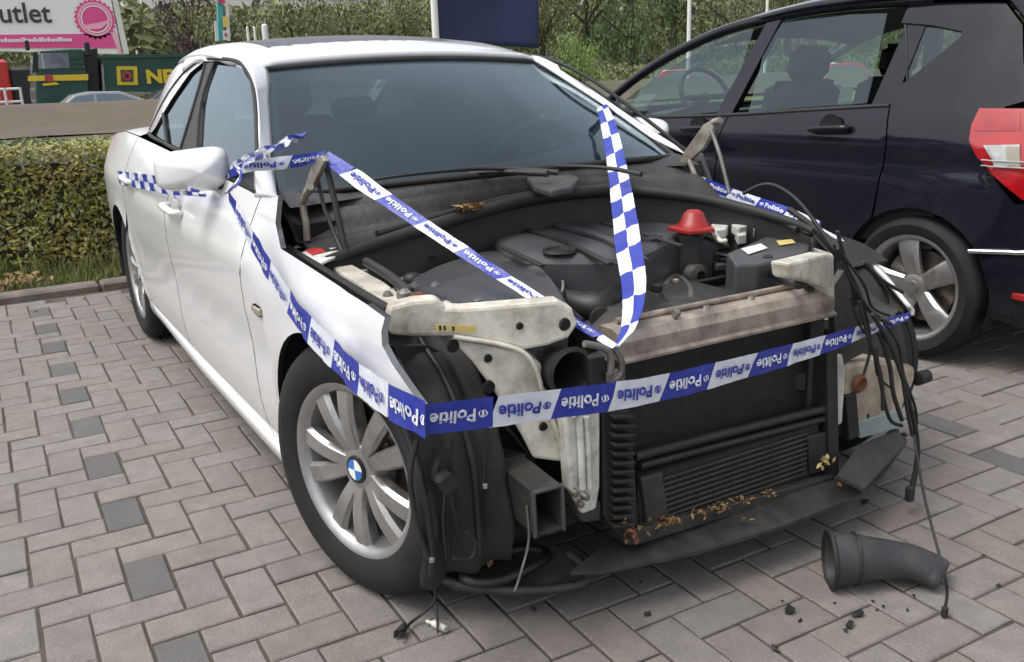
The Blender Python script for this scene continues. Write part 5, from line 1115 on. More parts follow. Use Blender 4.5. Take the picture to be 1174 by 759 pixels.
# ---- left side of the front
slb([(0.494, 0.087, 0.803), (0.435, 0.283, 0.791), (0.421, 0.328, 0.781), (0.414, 0.352, 0.655), (0.436, 0.28, 0.704), (0.466, 0.181, 0.742), (0.489, 0.104, 0.762)], (-.05, -.015, 0), 'headlight_carrier', 'cream_metal', bevel=.008)
slb([(0.211, 0.397, 0.715), (0.178, 0.588, 0.715), (0.199, 0.593, 0.715), (0.086, 0.625, 0.715), (0.119, 0.479, 0.715)], (0, 0, -.03), 'inner_rail', 'cream_metal', bevel=.006)
slb([(0.4, 0.367, 0.494), (0.4, 0.411, 0.495), (0.4, 0.43, 0.445), (0.4, 0.431, 0.29), (0.4, 0.396, 0.288)], (-.04, 0, 0), 'bumper_bracket', 'dirty_white_metal', bevel=.005)
slb([(0.38, 0.38, 0.679), (0.38, 0.42, 0.72), (0.38, 0.507, 0.611), (0.38, 0.558, 0.478), (0.38, 0.418, 0.454), (0.38, 0.39, 0.606)], (-.02, 0, 0), 'liner_front', 'dusty_plastic')
b = MB()
def linl(u, v):
    P = catmull([(-0.09, 0.8, 0.745), (0.056, 0.8, 0.675), (0.203, 0.81, 0.582), (0.291, 0.82, 0.538)], 6); Q = catmull([(0.036, 0.7, 0.729), (0.185, 0.66, 0.649), (0.315, 0.62, 0.523), (0.393, 0.6, 0.544)], 6); i = u*(len(P)-1); k = min(int(i), len(P)-2)
    p = P[k].lerp(P[k+1], i-k); q = Q[k].lerp(Q[k+1], i-k); r_ = p.lerp(q, v); r_.z += -.012*math.sin(v*9); return r_
b.grid(linl, 20, 10); cp(b, 'wheel_arch_liner', 'dusty_plastic', 60, solid=.005)
b = MB()
def linl2(u, v):
    a = R(150-150*u); r_ = .352+.008*math.sin(v*12); return (AX+r_*math.cos(a), .80-.20*v, .33+r_*math.sin(a))
b.grid(linl2, 20, 8); cp(b, 'wheel_arch_liner', 'black_plastic', 60, solid=.005)
tk_ = [(0.393, 0.444, 0.458), (0.375, 0.568, 0.446), (0.36, 0.665, 0.421), (0.337, 0.822, 0.363), (0.337, 0.822, 0.308), (0.343, 0.779, 0.257), (0.347, 0.75, 0.187), (0.38, 0.531, 0.217), (0.386, 0.491, 0.287), (0.395, 0.436, 0.379)]
b = MB(); b.slab(tk_, (-.12, 0, 0)); cp(b, 'washer_tank', 'washer_tank', bevel=.015)
slb([(0.391, 0.501, 0.273), (0.356, 0.73, 0.25), (0.352, 0.761, 0.186), (0.387, 0.527, 0.218)], (-.10, 0, 0), 'washer_tank_base', 'washer_fluid_tank', bevel=.006)
b = MB(); c = Vector([(0.396, 0.493, 0.393)][0]); b.lathe([(.0, .004), (.012, .004), (.020, .012), (.028, .0)], 16, c, 'x'); cp(b, 'tank_port', 'rust', 50)
b = MB(); c = Vector([(0.331, 0.862, 0.318)][0]); b.lathe([(0, .03), (.02, .028), (.022, -.02), (0, -.022)], 14, c, 'y'); cp(b, 'tank_pump', 'rubber', 45)
slb([(0.4, 0.438, 0.368), (0.4, 0.48, 0.371), (0.4, 0.509, 0.235), (0.4, 0.466, 0.229)], (-.05, 0, 0), 'tank_bracket', 'rubber', bevel=.004)
slb([(0.488, 0.314, 0.2), (0.387, 0.524, 0.2), (0.346, 0.753, 0.18), (0.396, 0.721, 0.16), (0.513, 0.393, 0.15)], (0, 0, -.01), 'splash_guard', 'dusty_plastic')
# looms hanging at the left corner
for P, r in (([(-0.129, 0.55, 0.862), (-0.057, 0.58, 0.895), (0.031, 0.6, 0.862), (0.136, 0.6, 0.78), (0.265, 0.56, 0.694), (0.355, 0.52, 0.617), (0.443, 0.5, 0.541)], .006),
    ([(-0.075, 0.7, 0.803), (0.051, 0.68, 0.76), (0.204, 0.62, 0.715), (0.275, 0.58, 0.63)], .010), ([(0.46, 0.286, 0.851), (0.46, 0.334, 0.746), (0.46, 0.386, 0.658), (0.46, 0.478, 0.597)], .005), ([(0.47, 0.297, 0.775), (0.47, 0.353, 0.7), (0.47, 0.429, 0.619), (0.47, 0.51, 0.577)], .005), ([(0.48, 0.361, 0.666), (0.48, 0.405, 0.566), (0.48, 0.47, 0.446), (0.48, 0.49, 0.342)], .005), ([(0.5, 0.389, 0.632), (0.5, 0.489, 0.508), (0.5, 0.585, 0.327), (0.5, 0.631, 0.187), (0.5, 0.615, 0.051)], [.006, .006, .006, .007, .009]), ([(0.49, 0.435, 0.575), (0.49, 0.49, 0.469), (0.49, 0.514, 0.39), (0.49, 0.562, 0.299)], .006), ([(0.46, 0.392, 0.76), (0.46, 0.465, 0.704), (0.46, 0.559, 0.655)], .005), ([(0.5, 0.484, 0.521), (0.5, 0.53, 0.439), (0.5, 0.566, 0.332), (0.5, 0.6, 0.247)], .005), ([(0.48, 0.44, 0.524), (0.48, 0.473, 0.421), (0.48, 0.522, 0.31), (0.48, 0.578, 0.276)], .005)):
    tub(P, r, 'hanging_loom', 'rubber', 6, 8)
tub([(0.58, 0.491, 0.3), (0.699, 0.371, 0.23), (0.785, 0.3, 0.17), (0.848, 0.258, 0.11), (0.857, 0.266, 0.055), (0.861, 0.257, 0.014)], .0035, 'hanging_cable', 'rubber', 6, 6); b = MB(); b.lathe([(0, .012), (.008, .010), (.008, -.012), (0, -.014)], 8, [(0.864, 0.253, 0.015)][0], 'z'); cp(b, 'cable_plug', 'rubber', 40)
b = MB(); b.bbox([(0.5, 0.613, 0.068)][0], (.022, .022, .05), .006); cp(b, 'loom_plug', 'rubber', 40)
# right loom lying on the paving
tub([(0.178, -0.726, 0.12), (0.212, -0.741, 0.06), (0.206, -0.765, 0.03), (0.208, -0.809, 0.012), (0.254, -0.855, 0.02)], .004, 'hanging_cable', 'rubber', 6, 6); tub([(0.178, -0.726, 0.12), (0.215, -0.741, 0.05), (0.287, -0.774, 0.02)], .003, 'hanging_cable', 'rubber', 4, 6)
# ---- bonnet hinges
slb([(-0.446, -0.7, 1.049), (-0.396, -0.7, 1.057), (-0.373, -0.7, 1.044), (-0.489, -0.7, 0.966), (-0.548, -0.7, 0.936), (-0.593, -0.7, 0.937)], (0, -.015, 0), 'hinge_arm', 'zinc_bracket', bevel=.003)
for P, r, m, n_ in (([(-0.414, -0.745, 0.976), (-0.493, -0.745, 0.926), (-0.479, -0.745, 0.873), (-0.486, -0.745, 0.823)], .010, 'zinc_bracket', 'hinge_arm'), ([(-0.441, -0.69, 1.044), (-0.413, -0.69, 0.992), (-0.372, -0.69, 0.891), (-0.334, -0.69, 0.802)], .009, 'rubber', 'gas_strut'), ([(-0.517, -0.69, 1.02), (-0.477, -0.69, 0.903), (-0.355, -0.69, 0.794)], .006, 'black_plastic', 'hinge_link')): tub(P, r, n_, m, 2, 8)
slb([(-0.521, -0.778, 0.8), (-0.689, -0.678, 0.8), (-0.641, -0.668, 0.8), (-0.495, -0.709, 0.8), (-0.427, -0.784, 0.8)], (0, 0, -.02), 'hinge_foot', 'zinc_bracket', bevel=.004)
pl = slb([(-0.502, -0.777, 0.8), (-0.528, -0.666, 0.8), (-0.352, -0.696, 0.8), (-0.253, -0.79, 0.8)], (0, 0, -.006), 'paper_tag', 'paper_white')
slb([(-0.454, -0.763, 0.803), (-0.466, -0.719, 0.803), (-0.39, -0.726, 0.803), (-0.367, -0.773, 0.803)], (0, 0, -.002), 'tag_print', 'print_red', par=pl); slb([(-0.466, -0.719, 0.803), (-0.482, -0.698, 0.803), (-0.405, -0.706, 0.803), (-0.39, -0.726, 0.803)], (0, 0, -.002), 'tag_print', 'print_dark', par=pl)
slb([(-0.484, 0.7, 1.053), (-0.445, 0.7, 1.069), (-0.423, 0.7, 1.058), (-0.439, 0.7, 1.028), (-0.481, 0.7, 0.972), (-0.57, 0.7, 0.912), (-0.603, 0.7, 0.916), (-0.58, 0.7, 0.955)], (0, .018, 0), 'hinge_arm', 'zinc_bracket', bevel=.003)
for P, r, m, n_ in (([(-0.552, 0.7, 0.926), (-0.518, 0.7, 0.873), (-0.493, 0.7, 0.825)], .009, 'zinc_bracket', 'hinge_arm'), ([(-0.589, 0.7, 0.917), (-0.616, 0.7, 0.884), (-0.587, 0.7, 0.842)], .008, 'zinc_bracket', 'hinge_arm'), ([(-0.444, 0.7, 1.039), (-0.393, 0.7, 0.948), (-0.345, 0.7, 0.827)], .007, 'steel_grey', 'gas_strut'), ([(-0.432, 0.7, 1.063), (-0.398, 0.7, 1.07)], .012, 'zinc_bracket', 'hinge_pin')): tub(P, r, n_, m, 2, 8)
slb([(-0.621, 0.68, 0.847), (-0.527, 0.68, 0.861), (-0.454, 0.68, 0.837), (-0.453, 0.68, 0.813), (-0.544, 0.68, 0.816)], (0, .02, -.01), 'hinge_foot', 'zinc_bracket', bevel=.004)
slb([(-1.348, 1.156, 0.8), (-1.121, 1.083, 0.8), (-0.715, 0.826, 0.8), (-0.648, 0.683, 0.8), (-0.881, 0.813, 0.8)], (0, 0, -.03), 'scuttle_end', 'dusty_plastic', bevel=.01)

# small hardware and wiring all over the bay
hw_ = random.Random(41)
for k, (P, r) in enumerate((([(0.044, -0.66, 0.74), (0.204, -0.65, 0.74), (0.198, -0.557, 0.74), (0.287, -0.518, 0.74), (0.295, -0.407, 0.74)], .006), ([(0.146, 0.469, 0.7), (0.072, 0.458, 0.7), (0.121, 0.326, 0.7), (0.193, 0.202, 0.7)], .007), ([(-0.397, -0.476, 0.77), (-0.543, -0.26, 0.77), (-0.563, -0.092, 0.77), (-0.574, 0.047, 0.77)], .008), ([(-0.428, 0.403, 0.76), (-0.203, 0.397, 0.76), (-0.015, 0.314, 0.76), (0.086, 0.286, 0.76)], .006), ([(-0.475, 0.518, 0.76), (-0.408, 0.617, 0.76), (-0.096, 0.516, 0.76), (0.054, 0.546, 0.76)], .008),
    ([(0.071, -0.116, 0.66), (-0.004, 0.031, 0.66), (0.047, 0.178, 0.66), (0.051, 0.307, 0.66)], .007), ([(0.003, -0.182, 0.64), (0.104, -0.141, 0.64), (0.132, 0.012, 0.64), (0.131, 0.232, 0.64)], .008), ([(-0.066, 0.364, 0.68), (0.096, 0.33, 0.68), (0.227, 0.383, 0.68)], .006), ([(-0.121, -0.199, 0.66), (0.053, -0.243, 0.66), (0.189, -0.29, 0.66)], .006), ([(-0.4, -0.557, 0.75), (-0.444, -0.456, 0.75), (-0.347, -0.419, 0.75)], .006), ([(-0.058, -0.681, 0.6), (-0.031, -0.659, 0.58), (0.023, -0.642, 0.5), (0.111, -0.666, 0.42)], .007), ([(0.4, -0.363, 0.58), (0.4, -0.387, 0.556), (0.4, -0.397, 0.516)], .006), ([(0.3, -0.624, 0.536), (0.3, -0.559, 0.458), (0.3, -0.492, 0.354)], .005))):
    tub(P, r, 'wiring_loom', hw_.choice(('rubber', 'black_plastic', 'rubber', 'dusty_plastic')), 6, 7)
for q, sz, m in ([(q, .018, 'black_plastic') for q in [(0.224, -0.66, 0.75), (-0.054, -0.636, 0.75), (-0.466, 0.453, 0.75), (0.242, 0.28, 0.75)]]+[(q, .014, 'steel_grey') for q in [(0.169, -0.674, 0.765), (0.228, -0.6, 0.765), (0.303, -0.505, 0.765), (0.358, -0.472, 0.765), (-0.236, -0.681, 0.765), (0.012, -0.711, 0.765)]]+[(q, .022, 'rubber') for q in [(0.152, -0.121, 0.7), (0.159, -0.035, 0.7), (0.075, 0.27, 0.7), (0.161, 0.266, 0.7)]]+[(q, .012, 'zinc_bracket') for q in [(0.12, -0.053, 0.7), (0.13, 0.058, 0.7), (0.041, 0.343, 0.7)]]):
    b = MB(); b.bbox(q, (sz*1.4, sz, sz), sz*.2, Matrix.Rotation(hw_.uniform(0, 3), 3, 'Z')); cp(b, 'clip', m, 40)
for q in [(0.073, -0.749, 0.737), (0.036, -0.665, 0.737), (0.059, -0.621, 0.737)]: b = MB(); b.lathe([(0, .006), (.006, .006), (.007, .002), (.011, .001), (.012, -.004)], 10, Vector(q)+Vector((0, 0, .04)), 'z'); cp(b, 'bolt', 'steel_grey', 40)
lb = slb([(0.126, 0.297, 0.757), (0.105, 0.393, 0.757), (0.164, 0.36, 0.757), (0.192, 0.259, 0.757)], (0, 0, -.002), 'paper_label', 'paper_white')
lb = slb([(0.105, 0.456, 0.757), (0.115, 0.509, 0.757), (0.159, 0.476, 0.757), (0.158, 0.414, 0.757)], (0, 0, -.002), 'paper_label', 'yellow_sticker')
# grille slots and ribs in the scuttle panel
for k in range(9):
    v = .30+.045*k; pts = [Vector(scut(u_, v))+Vector((0, 0, .004)) for u_ in (.35, .5, .65)]; tub(pts, .005, 'scuttle_slat', 'black_plastic', 3, 6, flat=.6)
for k in range(7):
    v = .62+.04*k; pts = [Vector(scut(u_, v))+Vector((0, 0, .004)) for u_ in (.2, .4, .6)]; tub(pts, .005, 'scuttle_slat', 'black_plastic', 3, 6, flat=.6)
tub([Vector(scut(.12, v))+Vector((0, 0, .012)) for v in (.15, .3, .45, .6)], .012, 'wiper_linkage', 'black_plastic', 4, 8)
tub([(-0.302, -0.027, 0.962), (-0.419, -0.197, 0.98), (-0.406, -0.457, 0.985), (-0.444, -0.625, 0.97)], [.009, .007, .005, .003], 'wiper_arm', 'black_plastic', 5, 8)
tub([(-0.134, 0.149, 0.955), (-0.298, 0.129, 0.965), (-0.517, 0.066, 0.96)], [.008, .006, .003], 'wiper_arm', 'black_plastic', 5, 8)

for k, (P, r) in enumerate((([(0.47, 0.261, 0.823), (0.47, 0.344, 0.724), (0.47, 0.392, 0.648), (0.47, 0.431, 0.535), (0.47, 0.413, 0.455)], .004), ([(0.48, 0.266, 0.813), (0.48, 0.372, 0.71), (0.48, 0.413, 0.642), (0.48, 0.486, 0.607)], .004), ([(0.5, 0.425, 0.614), (0.5, 0.504, 0.529), (0.5, 0.538, 0.438), (0.5, 0.604, 0.323), (0.5, 0.617, 0.229)], .004), ([(0.46, 0.351, 0.675), (0.46, 0.389, 0.6), (0.46, 0.451, 0.529), (0.46, 0.483, 0.438), (0.46, 0.546, 0.387)], .003), ([(0.45, 0.204, 0.866), (0.45, 0.297, 0.789), (0.45, 0.359, 0.723), (0.45, 0.383, 0.645)], .006))):
    tub(P, r, 'hanging_loom', 'rubber', 6, 6)

# ================================================================== THE BLACK HATCHBACK ALONGSIDE
MPL = ([-3.78, -3.6, -3.3, -3.0, -2.6, -1, -.35, -.1, .08, .18, .24], [.55, .72, .82, .865, .882, .882, .876, .85, .80, .74, .66])
MZ = ([.2, .3, .45, .84, .90, 1.0, 1.06, 1.2, 1.4, 1.47, 1.53], [.05, .02, 0, .0, .008, .035, .06, .115, .20, .235, .29])
MY = 2.735; RAX, FAX = -.447, -3.015
def mh(x, z):
    y = sm_interp(*MPL, x, .06)-sm_interp(*MZ, z, .02)
    for cx in (RAX, FAX):
        r = math.hypot(x-cx, z-.31)
        if .32 < r < .46: y += .014*(1-(r-.32)/.14)**2
    # door crease: metal folds in below the waist line, then out again towards the sill
    zc = .885+.03*(x+1)*.5
    if -2.7 < x < -.15: y -= .016*math.exp(-((z-zc+.07)/.055)**2)*(1 if z < zc else math.exp(-((z-zc)/.012)**2))
    return y
hb_ = tag(empty('hatchback', (0, MY, 0)), 'black five-door hatchback parked beside the white car, its red tail light at the right edge', 'car')
def hp(b, name, m, smooth=None, par=None, **k): return b.build(name, m, par or hb_, smooth, **k)
q_ff = [(-3.66, .30), (-3.35, .24)]+list(reversed(arc(FAX, .31, .335, -6, 190, 16)[::1]))[::1]
fwd = [(-2.417, 0.983), (-2.378, 1.134), (-2.232, 1.29), (-1.973, 1.378), (-1.649, 1.441), (-1.638, 1.219), (-1.648, 1.022), (-1.968, 0.998)]
rwd = [(-1.511, 1.45), (-1.153, 1.445), (-0.854, 1.434), (-0.822, 1.243), (-0.803, 1.074), (-1.133, 1.051), (-1.464, 1.025), (-1.483, 1.237)]
qwd = [(-0.727, 1.397), (-0.578, 1.379), (-0.436, 1.348), (-0.434, 1.324), (-0.528, 1.236), (-0.619, 1.154), (-0.672, 1.274)]
M_belt = lambda x: interp([-2.75, -1.6, -.75, -.2, .2], [.955, 1.005, 1.062, 1.085, 1.09], x)
sill = .20
ra = arc(RAX, .31, .335, 178, 8, 18)
ff = [(-3.0+.0, .22)] 
fender_m = [(-2.62, sill)]+[(-2.62, .95), (-2.95, .93), (-3.3, .88), (-3.58, .76), (-3.70, .55), (-3.68, .30), (-3.36, .24)]+arc(FAX, .31, .335, 188, 0, 16)[1:]
fdoor_m = [(-2.612, sill), (-1.655, sill), (-1.655, .86), (-1.60, M_belt(-1.6)-.012), (-2.1, M_belt(-2.1)-.012), (-2.612, M_belt(-2.6)-.008)]
rdoor_m = [(-1.647, sill), (-.80, sill)]+arc(RAX, .31, .345, 190, 128, 8)+[(-.645, .75), (-.628, .90), (-.66, M_belt(-.7)-.012), (-1.2, M_belt(-1.2)-.012), (-1.592, M_belt(-1.6)-.012), (-1.647, .86)]
qn = [(x, z) for x, z in qwd[:6]]
quart_m = arc(RAX, .31, .338, 126, 28, 12)+[(-.10, .49), (.02, .56), (.10, .60), (.155, .72), (.05, .71), (-.05, .70), (-.15, .80), (-.20, .90), (-.19, .98), (-.16, 1.06), (-.10, 1.08), (-.14, 1.20), (-.20, 1.36), (-.30, 1.45), (-.74, 1.478), (-.74, qn[0][1])]+qn+[(-.662, qn[5][1]-.01), (-.655, 1.06), (-.62, .90), (-.637, .75)]
for s in (-1, 1):
    for nm, poly in (('front_fender', fender_m), ('front_door', fdoor_m), ('rear_door', rdoor_m)):
        side_panel(nm, poly, s, mh, 'black_paint', hb_, .05, .02)
    qp = side_panel('rear_quarter', quart_m, s, mh, 'black_paint', hb_, .05, .02)
    # window surrounds: blackened pillars and roof rail
    rail = [(-2.72, 1.0), (-2.62, 1.09), (-2.40, 1.22), (-2.15, 1.33), (-1.85, 1.42), (-1.5, 1.47), (-1.1, 1.495), (-.62, 1.485)]
    b = MB(); b.tube([(x, s*(mh(x, z)-.012), z) for x, z in rail], .030, 10, 6, flat=.9); hp(b, 'roof_rail', 'black_paint', 60)
    for (x0, z0), (x1, z1), w in (((-1.64, 1.0), (-1.50, 1.46), .055), ((-.70, 1.06), (-.66, 1.47), .055)):
        b = MB(); b.slab([(x0-w, s*(mh(x0, z0)-.004), z0), (x0+w, s*(mh(x0, z0)-.004), z0), (x1+w*.8, s*(mh(x1, z1)-.004), z1), (x1-w*.8, s*(mh(x1, z1)-.004), z1)], (0, -s*.04, 0)); hp(b, 'door_pillar', 'black_paint', 40)
    b = MB(); b.tube([(x, s*(mh(x, M_belt(x))-.0), M_belt(x)-.008) for x in (-2.70, -2.2, -1.6, -1.1, -.66)], .010, 8, 4); hp(b, 'waist_moulding', 'rubber', 60)
    def gl(x, z): return mh(x, z)-.015
    for nm, w_ in (('front_window', fwd), ('rear_window', rwd), ('quarter_window', qwd)):
        cx, cz = sum(p[0] for p in w_)/len(w_), sum(p[1] for p in w_)/len(w_)
        side_panel(nm, [(cx+(x-cx)*1.04, cz+(z-cz)*1.05) for x, z in w_], s, gl, 'hatch_glass', hb_, .08, .004)
    b = MB(); b.tube([(x, s*(mh(x, z)-.012), z) for x, z in qwd+qwd[:1]], .007, 6, 0); hp(b, 'window_seal', 'rubber', 60)
    # handles
    for xh, zh in ((-.93, .955), (-1.80, .925)):
        b = MB(); b.lathe([(0, .003), (.055, .002), (.068, -.002)], 22, (xh, s*mh(xh, zh-.005), zh-.004), 'y'); hp(b, 'handle_cup', 'black_plastic', 60)
        b = MB(); y0 = s*mh(xh, zh); b.tube([(xh-.105, y0+s*.004, zh-.008), (xh-.08, y0+s*.032, zh-.004), (xh+.08, y0+s*.032, zh+.006), (xh+.105, y0+s*.004, zh+.006)], [.011, .015, .015, .011], 10, 5); hp(b, 'handle', 'black_paint', 60)
    # tail light, wrapped round the corner
    tl = [(-0.249, 1.054), (-0.259, 0.995), (-0.253, 0.935), (-0.21, 0.868), (-0.144, 0.812), (-0.084, 0.766), (-0.027, 0.723)]
    poly = tl+[(.02, .70), (.145, .72), (.165, .90), (.135, 1.045), (.0, 1.055)]
    t_ = side_panel('tail_light', poly, s, mh, 'tail_red', hb_, .03, .03, lift=.012)
    rv_ = [(-0.19, 0.918), (-0.059, 0.926), (-0.04, 0.841), (-0.134, 0.842)]
    side_panel('reversing_light', rv_+[], s, mh, 'tail_clear', t_, .03, .01, lift=.017).parent = t_
    up_ = [(-0.235, 1.044), (-0.13, 1.045), (-0.089, 1.037), (-0.071, 0.974), (-0.245, 0.969)]
    side_panel('brake_lens', up_, s, mh, 'brake_red', t_, .03, .01, lift=.014)
    am_ = [(-0.104, 0.915), (-0.057, 0.917), (-0.044, 0.847), (-0.084, 0.845)]
    side_panel('lamp_grid', am_, s, mh, 'tail_amber', t_, .03, .01, lift=.019)
    for a_, b_ in ((.862, .858), (.84, .838)):
        b = MB(); b.tube([(-.19+.02*k, s*(mh(-.19+.02*k, a_)+.020), a_) for k in range(12)], .0025, 5, 0); b.build('lens_rib', 'tail_clear', t_, 50)
    # chrome strip on the bumper, bumper and reflector
    ch = [(-0.189, 0.504), (-0.121, 0.51), (-0.044, 0.516), (-0.006, 0.519)]
    b = MB(); b.tube([(x, s*(mh(x, z)+.012), z) for x, z in ch]+[(.12, s*(mh(.12, .54)+.012), .54)], .010, 8, 4); hp(b, 'chrome_strip', 'chrome', 60)
    bpoly = arc(RAX, .31, .342, 27, -12, 6)+[(.05, .20), (.20, .24), (.22, .50), (.19, .64), (.12, .60), (.03, .565), (-.08, .51)]
    side_panel('rear_bumper', bpoly, s, mh, 'black_paint', hb_, .05, .02, lift=.010)
    b = MB(); p = [(-0.009, 0.342)][0]; b.bbox((p[0]+.03, s*(mh(p[0], p[1])+.010), p[1]), (.10, .02, .03), .006); hp(b, 'reflector', 'red_plastic', 40)
    # mirror
    m_ = empty('door_mirror', (-2.46, s*1.0, 1.015)); m_.parent = hb_
    b = MB(); b.bbox((-.03, 0, 0), (.15, .20, .135), .05); b.build('mirror_shell', 'black_paint', m_, 50)
    b = MB(); b.bbox((.048, 0, 0), (.008, .16, .10), .01); b.build('mirror_glass', 'chrome', m_, 40)
    b = MB(); b.bbox((-.01, -s*.12, -.045), (.08, .14, .05), .015); b.build('mirror_arm', 'black_plastic', m_, 40)
    b = MB(); b.grid(lambda u, v: (RAX+.350*math.cos(R(200-220*u)), s*(.86-.30*v), .31+.350*math.sin(R(200-220*u))), 20, 3); hp(b, 'arch_liner', 'dark_void', 60, flip=(s > 0))
    b = MB(); b.grid(lambda u, v: (FAX+.350*math.cos(R(200-220*u)), s*(.86-.30*v), .31+.350*math.sin(R(200-220*u))), 20, 3); hp(b, 'arch_liner', 'dark_void', 60, flip=(s > 0))
def rz(x, y): return sm_interp([-2.3, -2.0, -1.7, -1.3, -.9, -.5, -.1, .05], [1.345, 1.445, 1.515, 1.56, 1.572, 1.558, 1.52, 1.49], x, .1)-.05*(y/.65)**2-.5*max(0, abs(y)-.55)**1.5
def mroof(u, v): y = -.665+1.33*v; x = -2.18+.12*(y/.6)**2+(2.24-.12*(y/.6)**2)*u; return (x, y, rz(x, y))
b = MB(); b.grid(mroof, 30, 24); hp(b, 'roof', 'black_paint', 70, solid=.02, flip=True)
b = MB(); b.grid(lambda u, v: (-2.90+.74*u+.10*(2*v-1)**2, (.74-.12*u)*(-1+2*v), .98+.375*u+.03*math.sin(u*3.1)-.03*(2*v-1)**2), 10, 16); hp(b, 'windscreen', 'hatch_glass', 70)
def bon(u, v):
    P = [(-2.86, .985), (-3.2, .93), (-3.5, .85), (-3.70, .70), (-3.77, .5), (-3.74, .28)]; a = u*5; i = min(int(a), 4); t = a-i; x, z = P[i][0]+(P[i+1][0]-P[i][0])*t, P[i][1]+(P[i+1][1]-P[i][1])*t
    return (x+.16*(2*v-1)**2*u, (.84-.02*u)*(-1+2*v)*(1-.1*max(0, u-.6)), z-.02*(2*v-1)**2)
b = MB(); b.grid(bon, 20, 16); hp(b, 'bonnet', 'black_paint', 60, solid=.02)
def hatch(u, v):
    P = [(.02, 1.50), (.11, 1.36), (.165, 1.10), (.19, .90), (.185, .68)]; a = u*4; i = min(int(a), 3); t = a-i; x, z = P[i][0]+(P[i+1][0]-P[i][0])*t, P[i][1]+(P[i+1][1]-P[i][1])*t
    w = .655+.165*u; y = w*(-1+2*v); return (x-(.34-.25*u)*(abs(2*v-1))**4, y, z)
b = MB(); b.grid(hatch, 20, 18); hp(b, 'tailgate', 'black_paint', 60, solid=.02, flip=True)
b = MB(); b.grid(lambda u, v: tuple(Vector(hatch(.06+.40*u, .10+.80*v))+Vector((.012, 0, 0))), 10, 14); hp(b, 'back_window', 'side_glass', 60, solid=.004, flip=True)
b = MB(); b.grid(lambda u, v: (.225-.16*abs(2*v-1)**4, .82*(-1+2*v), .66-.42*u), 6, 16); hp(b, 'bumper_face', 'black_paint', 60, solid=.02, flip=True)
b = MB(); b.box((-1.65, 0, .24), (3.6, 1.4, .05)); hp(b, 'underbody', 'dark_void')
b = MB(); b.box((-1.5, 0, .45), (2.6, 1.45, .05)); b.grid(lambda u, v: (-2.25-.5*u, .72*(-1+2*v), .98+.03*math.sin(v*9)-.1*u*u), 6, 14); b.box((-2.35, 0, .75), (.2, 1.4, .45)); hp(b, 'dashboard', 'interior_trim', 50)
for s in (-1, 1): b = MB(); b.box((-1.4, s*.80, .72), (2.0, .04, .5)); hp(b, 'door_trim', 'interior_trim')
b = MB(); b.grid(lambda u, v: (-2.05+2.0*u, .60*(-1+2*v), rz(-2.05+2.0*u, .60*(-1+2*v))-.045), 8, 8); hp(b, 'headliner', 'interior_trim', 50)
for y in (-.36, .36):
    st2 = seat(y, -1.38, hb_); st2.rotation_euler = (0, 0, math.pi); st2.location = (-1.92, y, .05)
b = MB(); b.bbox((-.55, 0, .60), (.5, 1.25, .16), .05); b.bbox((-.25, 0, .88), (.13, 1.25, .50), .05, Matrix.Rotation(R(14), 3, 'Y'))
for y in (-.42, .42): b.bbox((-.18, y, 1.17), (.08, .24, .13), .035)
hp(b, 'rear_bench', 'seat_fabric', 40)
b = MB(); sw = Matrix.Rotation(R(62), 3, 'Y'); C_ = Vector((-2.30, -.36, 1.06))
b.tube([C_+sw @ Vector((.185*math.cos(a*math.pi/12), .185*math.sin(a*math.pi/12), 0)) for a in range(25)], .014, 8, 0)
b.tube([C_+sw @ Vector((0, -.17, 0)), C_, C_+sw @ Vector((0, .17, 0))], .018, 6, 0); b.tube([C_, C_+Vector((-.25, 0, -.12))], .03, 8, 0); hp(b, 'steering_wheel', 'rubber', 60)
for s in (-1, 1):
    for ax in (RAX, FAX): wheel(hb_, (ax, s*.785, .305), s, .305, .222, .205, 1, 0, False)

